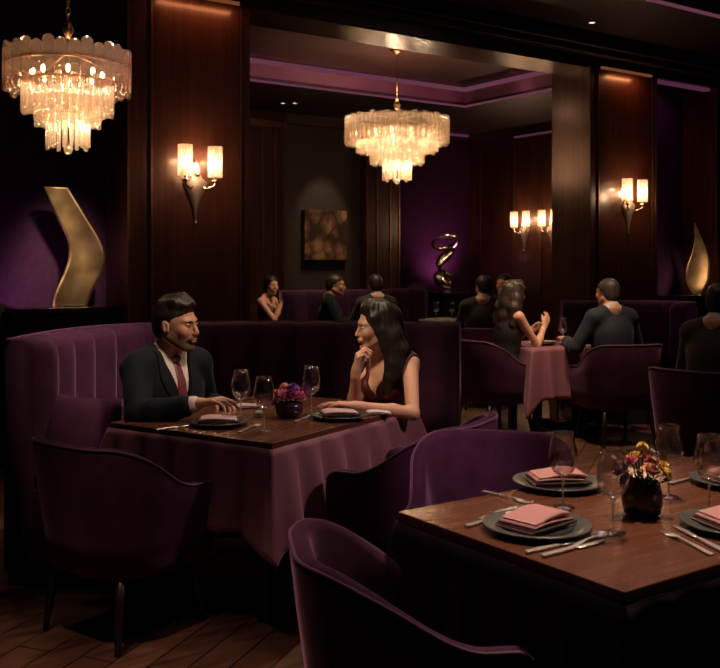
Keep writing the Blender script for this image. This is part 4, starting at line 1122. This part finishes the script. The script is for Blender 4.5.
def person(label, loc, yaw, P):
    """P: dict of pose / look options. local frame: +X forward, +Y left, Z up"""
    fem = P.get('female', False); h = P.get('h', .008); bs = P.get('bulk', .86 if fem else 1.)
    lean = P.get('lean', .1); zh = P.get('hip', .545)
    R = np.array(Matrix.Rotation(lean, 3, 'Y') @ Matrix.Rotation(P.get('side', 0.), 3, 'X')); hip = np.array((0, 0, zh)); t = hip - R @ np.array((0, 0, .545))
    up = lambda p: R @ np.array(p, float) + t
    sw = (.165 if not fem else .145)
    zs = 1.000; Sh = {1: up((-.005, sw, zs)), -1: up((-.005, -sw, zs))}
    hz = 1.205 if not fem else 1.19
    hx = .035; hy = P.get('hyaw', 0.); hp = P.get('hpitch', 0.); hr = P.get('hroll', 0.)
    HR = R @ np.array(Matrix.Rotation(hy, 3, 'Z') @ Matrix.Rotation(-lean * .75 + hp, 3, 'Y') @ Matrix.Rotation(hr, 3, 'X')); Ht = up((hx, 0, hz))
    arms = {}
    for s in (1, -1):
        wr, hint = P['arm'][s][0], P['arm'][s][1]; el, wr = ik(Sh[s], wr, hint); arms[s] = (el, wr)
    allp = np.array([v for s in arms for v in arms[s]] + [Ht, Sh[1], Sh[-1], (0, .25, 0), (.58, -.25, 0), (-.18, 0, 0)])
    lo = allp.min(0) - np.array((.2, .2, .02)); hi = allp.max(0) + np.array((.2, .2, .2)); lo[2] = P.get('zlo', -.01); hi[2] = Ht[2] + .2
    legs = P.get('legs', True)
    def torso(f, inf):
        f.frame(R, t); f.inf = inf
        f.ell((0, 0, .57), (.125, .165, .115) if not fem else (.13, .165, .12), .03)
        f.rc((0, 0, .60), (0.005, 0, .80), .145 * bs, .150 * bs, .04, flat=((1, 0, 0), 1.35))
        f.ell((.005, 0, .88), (.115 * bs, .165 * bs, .15), .04)
        f.rc((-.01, -sw + .02, zs - .005), (-.01, sw - .02, zs - .005), .058 * bs, .058 * bs, .04)
        for s in (1, -1): f.rc((-.02, s * .02, 1.075), (-.01, s * (sw - .01), zs + .012), .045 * bs, .040 * bs, .04)
        if fem:
            for s in (1, -1): f.ell((.085, s * .065, .895), (.052, .056, .052), .03)
        f.frame()
    def armp(f, inf, s, frac=1., wrist=True):
        f.frame(); f.inf = inf; el, wr = arms[s]; ar = .75 if fem else 1.
        f.rc(Sh[s], el, .052 * ar, .040 * ar, .03); e = el + (wr - el) * frac
        m_ = el + (e - el) * .35
        f.rc(el, m_, .039 * ar, .040 * ar, .015); f.rc(m_, e, .040 * ar, (.027 if frac > .95 else .031) * ar, .02)
    def legp(f, inf):
        f.frame(); f.inf = inf; kn = P.get('knee', .43); sp_ = P.get('kspread', .11)
        for s in (1, -1):
            K = np.array((kn, s * sp_, zh - .02)); Ak = np.array((kn + P.get('shin', .02), s * sp_, .09))
            f.rc((.0, s * .09, zh), K, .085 * bs, .058 * bs, .04); f.rc(K, (K + Ak) / 2 + np.array((-.012, 0, .03)), .055 * bs, .052 * bs, .02); f.rc((K + Ak) / 2 + np.array((-.012, 0, .03)), Ak, .052 * bs, .034 * bs, .02)
    F_ = Fld(lo, hi, h); torso(F_, -.004)
    if legs:
        legp(F_, -.004); kn = P.get('knee', .43)
        for s in (1, -1): F_.rc((kn + P.get('shin', .02), s * P.get('kspread', .11), .07), (kn + .15, s * (P.get('kspread', .11) + .015), .035), .036, .030, .02)
    F_.inf = 0
    for s in (1, -1): armp(F_, 0, s)
    F_.frame(); F_.inf = 0
    # neck
    nb = up((-.022, 0, 1.06)); nt = HR @ np.array((-.025, 0, -.055)) + Ht; nr = .046 if fem else .056
    F_.rc(nb, nt, nr * 1.08, nr, .025); F_.rc(nb, nb + (nt - nb) * .1, nr * 1.2, nr, .03)
    F_.frame(HR, Ht); head_prims(F_, h, fem); F_.frame()
    for s in (1, -1):
        el, wr = arms[s]; hd = P['arm'][s][2] if len(P['arm'][s]) > 2 else {}
        d = hd.get('dir', wr - el); pnm = hd.get('palm', (0, 0, -1))
        F_.frame(); F_.inf = 0
        hand_prims(F_, wr, d, pnm, hd.get('side', -s), hd.get('curl', .45), hd.get('spread', 1.), .92 if fem else 1., hd.get('thumb', (.55, .3)))
    sm = P.get('skin', 'skin_f' if fem else 'skin_m')
    root = link('person', F_.mesh('person'), sm)
    root.location = (loc[0], loc[1], 0); root.rotation_euler = (0, 0, yaw); s_ = P.get('scale', 1.); root.scale = (s_, s_, s_)
    tag(root, label, 'person')
    def child(nm, f, mat, it=1):
        me = f.mesh(nm, it)
        return link(nm, me, mat, root) if me is not None else None
    outfit = P['outfit']
    if outfit == 'suit':
        J = Fld(lo, hi, h); torso(J, .016)
        # padded shoulders
        J.frame(R, t); J.inf = 0
        for s in (1, -1): J.rc((-.01, s * .07, 1.030), (-.01, s * (sw + .016), zs + .004), .046, .050, .03)
        J.rc((.0, 0, .60), (.0, 0, .85), .165, .17, .05, flat=((1, 0, 0), 1.32))
        for s in (1, -1): armp(J, .017, s, .80)
        J.frame(R, t); X_, Y_, Z_ = J.local()
        # keep neck clear
        J.rc((-.022, 0, 1.078), (-.012, 0, 1.22), .060, .068, .008, op='s')
        vz0 = P.get('vz', .80)
        half = (Z_ - vz0) * .27
        wedge = np.maximum(np.abs(Y_ + 0 * half) - half, -(X_ - .0))       # <0 inside the V
        wedge = np.maximum(wedge, -(Z_ - vz0))
        J.cut(-wedge)
        jacket = J
        Ssh = Fld(lo, hi, h); torso(Ssh, .006); Ssh.frame(R, t); Ssh.inf = 0
        Ssh.rc((-.024, 0, 1.04), (-.010, 0, 1.115), .066, .0605, .01); Ssh.frame(HR, Ht); Ssh.frame(R, t)
        tie = Ssh.copy(); tie.a -= .005
        X2, Y2, Z2 = X_, Y_, Z_
        Ssh.cut((Z2 - (1.108 - X2 * .35)).astype(np.float32)); 
        hw = .017 + np.clip((1.03 - Z2), 0, .4) * .07
        tie.cut(np.abs(Y2) - hw); tie.cut(-(X2 - .02)); tie.cut(Z2 - 1.055)
        tie.cut(.72 - Z2)
        tie.ell((.062, 0, 1.052), (.018, .018, .020), .006)
        Sx = (X2 - .045) ; 
        Ssh.cut(-(Z2 - .6))
        # collar opening
        child('shirt', Ssh, 'shirt'); 
        if P.get('tie', True): child('necktie', tie, P.get('tiemat', 'tie'))
        lap = Fld(lo, hi, h); torso(lap, .016); lap.frame(R, t); lap.inf = 0
        for s in (1, -1): lap.rc((-.01, s * .07, 1.030), (-.01, s * (sw + .016), zs + .004), .046, .050, .03)
        lap.rc((.0, 0, .60), (.0, 0, .85), .165, .17, .05, flat=((1, 0, 0), 1.32))
        lap.a -= .007; lw_ = .010 + np.clip(Z_ - vz0, 0, .13) * .36 - np.clip(Z_ - vz0 - .17, 0, .1) * .3
        w2 = np.abs(Y_) - half
        lap.cut(-w2); lap.cut(w2 - lw_); lap.cut(-(X_ - .0)); lap.cut(-(Z_ - vz0)); lap.cut(Z_ - 1.09)
        lap.rc((-.022, 0, 1.078), (-.012, 0, 1.22), .061, .070, 0, op='s')
        child('jacket', jacket, P.get('suitmat', 'suit'), 2)
        if h < .006: child('lapel', lap, P.get('suitmat', 'suit'), 1)
        for s in (1, -1):
            cf = Fld(lo, hi, h)
            el, wr = arms[s]; cf.frame(); a = el + (wr - el) * .80; b = el + (wr - el) * .955; cf.rc(a, b, .040, .036, 0); child('shirt_cuff', cf, 'shirt')
        if legs:
            T_ = Fld(lo, hi, h); legp(T_, .008); T_.frame(); child('trousers', T_, P.get('suitmat', 'suit'))
    elif outfit == 'dress':
        D = Fld(lo, hi, h); torso(D, .005); D.frame(R, t); X_, Y_, Z_ = D.local()
        D.inf = 0
        half = (Z_ - P.get('vz', .86)) * .58
        wedge = np.maximum(np.abs(Y_) - half, -(X_ - (-.0))); D.cut(-np.maximum(wedge, -(Z_ - .8)))
        if P.get('back_open'): 
            hb = (Z_ - .80) * 1.3; D.cut(-np.maximum(np.maximum(np.abs(Y_) - hb, X_), -(Z_ - .8)))
        D.cut(Z_ - P.get('top', 1.045))
        D.cut(np.abs(Y_) - (sw - P.get('strapin', .005)) - np.clip(.93 - Z_, 0, 1) * 2)
        D.cut(-(np.abs(Y_) - P.get('neckw', .055) + np.clip(1.0 - Z_, 0, 1) * 10))
        child('dress', D, P.get('dressmat', 'dress'))
        if legs:
            T_ = Fld(lo, hi, h); T_.frame(); T_.inf = 0; kn = P.get('knee', .43)
            T_.ell((0, 0, zh + .02), (.145, .185, .12), .03)
            for s in (1, -1): T_.rc((.0, s * .08, zh), (kn - .02, s * .10, zh - .02), .100, .075, .05)
            child('skirt', T_, P.get('dressmat', 'dress'))
        if P.get('lace'):
            Lc = Fld(lo, hi, h); torso(Lc, .006)
            for s in (1, -1): armp(Lc, .005, s, .3)
            Lc.frame(R, t); X_, Y_, Z_ = Lc.local(); Lc.cut(np.abs(np.abs(Y_) - (sw - .010)) - .034); Lc.cut(np.abs(Z_ - 1.0) - .075 ); 
            child('lace_strap', Lc, 'lace')
    elif outfit == 'tee':
        D = Fld(lo, hi, h); torso(D, .012); 
        for s in (1, -1): armp(D, .012, s, P.get('sleeve', .8))
        D.frame(R, t); X_, Y_, Z_ = D.local(); D.inf = 0; D.rc((-.02, 0, 1.03), (0, 0, 1.2), .066, .07, .01, op='s')
        child('sweater', D, P.get('dressmat', 'suit_brown'))
        if legs: T_ = Fld(lo, hi, h); legp(T_, .008); child('trousers', T_, P.get('suitmat', 'suit'))
    if legs and outfit != 'dress' or legs:
        if P.get('shoes', True):
            S_ = Fld(lo, hi, h); S_.frame(); kn = P.get('knee', .43)
            for s in (1, -1):
                S_.rc((kn + P.get('shin', .02) - .02, s * P.get('kspread', .11), .055), (kn + .16, s * (P.get('kspread', .11) + .015), .036), .044, .036, .02)
            S_.cut(.002 - S_.local()[2] + 0 * S_.a); child('shoes', S_, 'black')
    # hair
    hs = P.get('hair', 'short'); hm = P.get('hairmat', 'hair_black'); sF = .93 if fem else 1.
    hlo = Ht - np.array((.26, .26, .62 if hs == 'long' else .2)); hhi = Ht + np.array((.22, .22, .2)); hh_ = min(h, .0045) if h < .006 else h * .8
    Hf = Fld(hlo, hhi, hh_); Hf.frame(HR * 1., Ht); E = lambda c, r, k=.012, **kw: Hf.ell([x * sF for x in c], [x * sF for x in r], k, **kw)
    C = lambda pts, rs, k=.015: [Hf.rc([x * sF for x in pts[i]], [x * sF for x in pts[i + 1]], rs[i] * sF, rs[i + 1] * sF, k) for i in range(len(pts) - 1)]
    if hs == 'short':
        E((-.018, 0, .040), (.101, .080, .086)); E((-.055, 0, -.01), (.062, .070, .072), .02)
        E((.075, 0, -.040), (.075, .11, .098), .010, op='s', rot=(0, 0, 0))                    # face
        for y in (-1, 1): E((.050, y * .08, -.022), (.045, .04, .070), .008, op='s'); E((-.006, y * .085, -.015), (.021, .03, .034), .006, op='s')
        E((-.03, 0, -.135), (.12, .12, .06), .01, op='s')
        if P.get('quiff', True):
            C([(-.06, .01, .108), (.02, .012, .118), (.074, .0, .103)], (.024, .024, .014), .03); C([(-.05, .040, .095), (.02, .042, .104), (.070, .030, .094)], (.022, .020, .010), .03); C([(-.05, -.040, .095), (.02, -.042, .104), (.070, -.030, .094)], (.022, .020, .010), .03)
    elif hs == 'long':
        E((-.022, 0, .038), (.105, .083, .090)); E((-.055, 0, -.02), (.075, .080, .10), .02)
        E((.095, 0, -.022), (.070, .062, .104), .012, op='s')
        for s in (1, -1):
            C([(.035, s * .035, .108), (.035, s * .075, .060), (.006, s * .088, -.01), (-.028, s * .096, -.09), (-.045, s * .112, -.17), (-.035, s * .118, -.24), (-.010, s * .112, -.31), (.015, s * .100, -.36)] if P.get('front', 1) else
              [(.03, s * .035, .108), (.025, s * .075, .060), (-.006, s * .085, -.01), (-.03, s * .088, -.09), (-.06, s * .085, -.17), (-.085, s * .075, -.26)],
              (.022, .024, .028, .036, .042, .042, .034, .012))
            C([(-.03, s * .06, .08), (-.055, s * .078, -.04), (-.085, s * .092, -.12), (-.080, s * .098, -.20), (-.095, s * .102, -.27), (-.07, s * .095, -.36)], (.042, .050, .054, .056, .046, .015), .03)
        C([(-.08, 0, .05), (-.10, 0, -.08), (-.105, 0, -.2), (-.115, 0, -.3), (-.11, 0, -.36)], (.05, .055, .06, .055, .02), .03)
        C([(.060, .0, .100), (.02, -.03, .110), (-.04, -.03, .105)], (.014, .022, .03), .03); C([(.060, .01, .100), (.02, .035, .108), (-.04, .04, .10)], (.014, .022, .03), .03)
        X_, Y_, Z_ = Hf.local()
        Hf.a += (np.sin(np.arctan2(Y_, X_ + .03) * 22 + Z_ * 9) * .0009).astype(np.float32)
    elif hs == 'bob':
        E((-.022, 0, .040), (.106, .088, .094)); E((-.04, 0, -.04), (.075, .09, .08), .02)
        E((.085, 0, -.035), (.075, .065, .098), .01, op='s'); E((-.03, 0, -.16), (.12, .12, .06), .01, op='s')
    Hf.frame(HR, Ht)
    if h < .006:
        X_, Y_, Z_ = Hf.local()
        if hs == 'short': Hf.a += (np.sin(Y_ * 420 + np.sin(X_ * 60) * 1.5) * .0006).astype(np.float32) * (Z_ > .03)
    child('hair', Hf, hm)
    if h < .006 or P.get('face'):
        # beard
        if P.get('beard'):
            B = Fld(Ht - .16, Ht + .16, .0035); B.frame(HR, Ht); head_prims(B, .003, fem, .0012); X_, Y_, Z_ = B.local()
            ln = -.040 - np.clip(.03 - X_, -.05, .06) * -.5
            B.cut(Z_ - (-.046 + np.clip((.045 - X_), 0, .07) * .75)); B.cut(-(X_ + .012))
            E2 = lambda c, r: B.ell(c, r, .002, op='s')
            E2((.105, 0, -.0645), (.016, .0235, .0095)); B.cut(-(Z_ + .118))
            E2((.075, .045, -.045), (.03, .025, .018)); E2((.075, -.045, -.045), (.03, .025, .018))
            child('beard', B, 'beard')
        lp = Fld(Ht - .16, Ht + .16, .003); lp.frame(HR, Ht)
        for c, r in (((.0930, 0, -.0588), (.0092, .0205, .0046)), ((.0913, 0, -.0705), (.0100, .0175, .0056))): lp.ell([x * sF for x in c], [x * sF for x in r], .002)
        child('lips', lp, 'lips_f' if fem else 'lips_m')
        for s in (1, -1):
            e = obj('eye', MB().sell((0, 0, 0), (.0118, .0118, .0118), 1, 1, 20, 14), 'eye', root)
            q = HR @ (np.array((.0775, s * .0305, -.0005)) * sF) + Ht; e.location = q
            g = HR @ np.array((.0072, s * .000, -.001)); ir = obj('iris', MB().sell((0, 0, 0), (.0062, .0062, .0062), 1, 1, 14, 10), 'iris', e); ir.location = g
        eb = Fld(Ht - .16, Ht + .16, .003); eb.frame(HR, Ht); k_ = .0042 if not fem else .0030
        for s in (1, -1):
            pts = [(.0945, s * .014, .0185), (.0915, s * .030, .0235), (.076, s * .050, .0195)]
            for i in range(2): eb.rc([x * sF for x in pts[i]], [x * sF for x in pts[i + 1]], k_ * (1 if i == 0 else .9), k_ * (.9 if i == 0 else .5), .003)
        child('eyebrow', eb, hm, 0)
    return root

def loc2(px, d): return at(px, d)
def tolocal(loc, yaw, P, s=1.):
    v = Matrix.Rotation(-yaw, 3, 'Z') @ (Vector(P) - Vector((loc[0], loc[1], 0))); return tuple(v / s)
def wl(loc, yaw, px, py, d, s=1.):     # world point seen at pixel and depth -> local
    return tolocal(loc, yaw, (at(px, d)[0], d, H + (HY - py) * d / F), s)

# --- the couple in front
ml = (-.975, 4.64); my = A(.72, -.69); S1 = 1.05
person('man in a dark charcoal suit and burgundy tie seated at left, looking right', ml, my,
       dict(h=.0036, outfit='suit', lean=.14, hyaw=.40, hpitch=.03, beard=True, vz=.80, zlo=.35, legs=False, hip=.452, scale=S1,
       arm={-1: (wl(ml, my, 196, 404, 4.22, S1), wl(ml, my, 112, 455, 4.10, S1), dict(curl=(.30, .38, .45, .55))), 1: (wl(ml, my, 222, 404, 4.66, S1), wl(ml, my, 240, 470, 4.9, S1), dict(curl=.4))}))
wl_ = (.215, 4.90); wy = A(-.72, -.70); S2 = 1.06
rw = lambda x, y, z: tuple(Matrix.Rotation(-wy, 3, 'Z') @ Vector((x, y, z)))
person('woman in a burgundy lace dress resting her chin on her hand', wl_, wy, dict(h=.0036, outfit='dress', female=True, lean=.22, hyaw=-.50, hpitch=.05, hair='long', lace=True, vz=.865, zlo=.35, legs=False, hairmat='hair_black', neckw=.085, hip=.445, scale=S2,
       arm={1: (wl(wl_, wy, 356, 406, 4.50, S2), wl(wl_, wy, 450, 430, 4.45, S2), dict(curl=(.25, .22, .25, .32), palm=(0, 0, -1))),
            -1: (wl(wl_, wy, 356, 372, 4.60, S2), wl(wl_, wy, 340, 470, 4.62, S2), dict(curl=(1.0, 1.15, 1.25, 1.3), dir=rw(.10, -.05, .9), palm=rw(.9, .1, -.1), side=1, thumb=(.5, .6)))}))
# --- right couple
l = at(504, 8.02); y = A(.88, .47)
person('long-haired woman in a black dress with raised hands, seated at right', l, y, dict(h=.007, outfit='dress', female=True, lean=.12, hair='long', front=0, hairmat='hair_brown', dressmat='dress_black', top=.99, strapin=.02, hyaw=.1,
       arm={1: ((.36, .10, .86), (.2, .3, .5), dict(curl=.5, palm=(0, -1, 0))), -1: ((.38, -.06, .90), (.18, -.35, .4), dict(curl=.45, palm=(0, 1, 0), dir=(.5, .1, .8)))}))
l = at(614, 7.80); y = A(-.30, .95)
person('short-haired man in a navy suit seated with his back to us', l, y, dict(h=.007, outfit='suit', suitmat='suit_navy', hairmat='hair_grey', lean=.10, hyaw=.25, quiff=False, tie=False, knee=.38,
       arm={1: ((.34, .26, .80), (.0, .45, .5), dict(curl=.5)), -1: ((.34, -.2, .78), (.0, -.45, .5))}))
l = (2.25, 6.05); y = A(.72, .70)
person('dark-suited man at the right edge seen from behind', l, y, dict(h=.007, outfit='suit', suitmat='suit_brown', hairmat='hair_black', lean=.10, quiff=False, tie=False,
       arm={1: ((.36, .15, .75), (.0, .45, .5)), -1: ((.36, -.15, .75), (.0, -.45, .5))}))
# --- back room
l = at(266, 11.05); y = A(.70, -.35)
person('woman with crossed arms and dark hair at the far left back table', l, y, dict(h=.008, outfit='dress', female=True, lean=.06, hair='bob', hairmat='hair_black', dressmat='dress', top=.99, hyaw=-.5,
       arm={1: ((.30, .12, .80), (.1, .4, .5)), -1: ((.26, -.05, 1.02), (.2, -.3, .6), dict(curl=.8))}))
l = at(326, 10.9); y = A(.88, -.10)
person('man in a dark jumper looking right in the back room', l, y, dict(h=.008, outfit='tee', lean=.12, hairmat='hair_brown', quiff=False, sleeve=.55, dressmat='suit',
       arm={1: ((.34, .10, .82), (.1, .45, .5), dict(curl=.5)), -1: ((.38, -.1, .84), (.1, -.4, .5), dict(curl=.5, dir=(.4, 0, .8)))}))
l = at(377, 10.6); y = A(-.35, .9)
person('man seen from behind, between the jumper man and the silver sculpture', l, y, dict(h=.008, outfit='suit', suitmat='suit_brown', lean=.05, hairmat='hair_brown', quiff=False, tie=False,
       arm={1: ((.36, .15, .75), (.0, .45, .5)), -1: ((.36, -.15, .75), (.0, -.45, .5))}))
l = at(483, 9.75); y = A(.15, .98)
person('man with his back turned in the armchair right of the silver sculpture', l, y, dict(h=.008, outfit='suit', suitmat='suit_brown', lean=.04, hairmat='hair_brown', quiff=False, tie=False, hyaw=.4,
       arm={1: ((.36, .15, .75), (.0, .45, .5)), -1: ((.36, -.15, .75), (.0, -.45, .5))}))
l = at(506, 10.9); y = A(-.6, -.7)
person('dim figure behind the long-haired woman in black', l, y, dict(h=.008, outfit='tee', lean=.02, hairmat='hair_brown', quiff=False, dressmat='suit_brown', hyaw=.0,
       arm={1: ((.36, .15, .75), (.0, .45, .5)), -1: ((.36, -.15, .75), (.0, -.45, .5))}))

# ------------------------------------------------------------------ lighting
def spot(px, d, z, e, ang, to=None, col=WARM, size=.06, blend=.8):
    x = at(px, d)[0] if px is not None else d[0]
    L0 = Vector((x, d, z)); return light('SPOT', L0, e, col, size, spot=ang, blend=blend, to=to or (x, d, 0))
# warm ceiling spots over tables
WR = (1, .74, .52)
light('SPOT', (1.15, 3.5, 3.7), 470, WR, .14, spot=38, blend=.9, to=(.85, 2.65, .75))
light('SPOT', (.15, 5.2, 3.4), 130, WR, .14, spot=40, blend=.9, to=(-.25, 4.4, .8))
light('SPOT', (.45, 3.3, 3.2), 250, WR, .30, spot=20, blend=.9, to=(-.92, 4.45, 1.12))       # man
light('SPOT', (-.9, 3.3, 3.2), 250, WR, .30, spot=20, blend=.9, to=(.14, 4.72, 1.05))       # woman
light('SPOT', (1.2, 7.2, 3.7), 150, WR, .08, spot=30, blend=.9, to=(1.6, 8.1, .8))
light('SPOT', (2.0, 5.2, 3.7), 18, WR, .08, spot=40, blend=.9, to=(2.2, 6.3, .8))
# floor pools
light('SPOT', (.9, 6.0, 3.7), 260, (1, .68, .44), .1, spot=42, blend=.9, to=(1.15, 6.3, 0))
light('SPOT', (-1.1, 2.2, 3.7), 300, (1, .62, .42), .1, spot=40, blend=1., to=(-.95, 2.7, 0))
light('SPOT', (1.9, 6.6, 3.7), 260, (1, .68, .44), .1, spot=50, blend=.9, to=(1.6, 7.6, 0))
light('SPOT', (.9, 7.6, 3.7), 160, (1, .68, .44), .1, spot=42, blend=.9, to=(1.0, 8.6, 0))
# velvet accents
light('SPOT', (-.2, 2.1, 2.7), 170, (1, .60, .70), .10, spot=15, blend=.9, to=(.36, 3.5, .72))
light('SPOT', (-.6, 3.9, 3.6), 250, (1, .66, .70), .12, spot=28, blend=.95, to=(-1.5, 4.95, .95))
light('SPOT', (.3, 2.4, 3.4), 14, (1, .64, .70), .12, spot=16, blend=.95, to=(-.72, 3.7, .5))
light('SPOT', (2.0, 3.7, 2.7), 130, (1, .68, .66), .12, spot=34, blend=.95, to=(.0, 4.15, .55))
light('SPOT', (-.5, 3.2, 3.4), 60, (1, .64, .74), .12, spot=30, blend=.95, to=(0., 2.3, .7))
light('AREA', (.2, 3.2, 3.9), 3, (.98, .68, .74), 1.8, to=(.2, 3.2, 0))
light('AREA', (1.9, 7.2, 3.6), 5, (1, .66, .62), 1.5, to=(1.9, 7.2, 0))
light('SPOT', (2.6, 7.9, 3.5), 50, (1, .45, .7), .1, spot=22, blend=.9, to=(2.93, 8.9, .8))
# niches
light('SPOT', W(tw(100), -.9, 2.9), 420, (1, .76, .50), .12, spot=24, blend=.8, to=W(tw(70, .22), .22, 1.6))
light('AREA', W(tw(20, .3), .25, 1.2), 1.8, (.62, .2, .62), .5, to=W(tw(40, .4), .44, 1.7))
light('SPOT', W(tR0 + .08, .05, 1.12), 30, (1, .3, .65), .06, spot=90, blend=1, to=W(tR0 + .16, .42, 1.55))
light('SPOT', W((tR0 + tR1) / 2, .06, ZB - .04), 5, MAG, .05, spot=120, blend=1, to=W((tR0 + tR1) / 2, .42, 3.0))
light('SPOT', W(tw(670), -1.3, 2.7), 260, WARM, .2, spot=20, blend=.8, to=ps2 + Vector((0, 0, .35)))
light('SPOT', W(tw(450, DB), DB - .20, 1.15), 42, (1, .3, .6), .1, spot=110, blend=1., to=W(tw(446, DB), DB + .3, 1.75))
light('SPOT', W(tw(444, DB), DB - 1.3, 3.3), 110, WARM, .05, spot=22, blend=.8, to=P3 + Vector((0, 0, .4)))
light('SPOT', W(tw(326, DB), DB - .75, 3.35), 36, (1, .75, .5), .04, spot=40, blend=.7, to=W(tw(326, DB), DB + .1, 1.95))
# back room general
light('AREA', W(2.4, 2.2, 3.3), 9, WARM, 2., to=W(2.4, 3.0, 0))
light('SPOT', W(tw(310, 3.0), 1.9, 3.4), 130, WARM, .08, spot=60, blend=.9, to=Vector((at(310, 11)[0], 11, .8)))
# coves
light('AREA', W(1.9, ty - .16, ZB + .10), 1.8, (1, .30, .50), 6, size_y=.05, to=W(1.9, ty, ZB + .16))
light('AREA', W(tx1 - .16, 1.6, ZB + .10), .9, (1, .30, .50), .05, size_y=2., to=W(tx1, 1.6, ZB + .16))
light('POINT', Vector((X, 10.0, 3.25)), 4, (1, .62, .4), .1)  # extra warm fill added above the chandelier for the tray ceiling
light('AREA', W(4, CE - .1, ZC + .1), 5, MAG, 10, size_y=.05, to=W(4, CE - 1, ZC + .3))
# amber grazing at panel heads
light('AREA', W((tw(600) + tw(650)) / 2, -.12, ZB - .05), 1.2, (1, .32, .12), .4, size_y=.04, to=W((tw(600) + tw(650)) / 2, -.02, ZB - .3))
light('AREA', W(tw(200), -.12, ZB - .05), 1.2, (1, .32, .12), .6, size_y=.04, to=W(tw(200), -.02, ZB - .3))

wd = bpy.data.worlds.new('world'); SC.world = wd; wd.use_nodes = True
wd.node_tree.nodes['Background'].inputs[0].default_value = (.10, .075, .085, 1); wd.node_tree.nodes['Background'].inputs[1].default_value = .12
SC.view_settings.view_transform = 'Standard'; SC.view_settings.look = 'None'; SC.view_settings.exposure = 0.; SC.view_settings.gamma = 1.
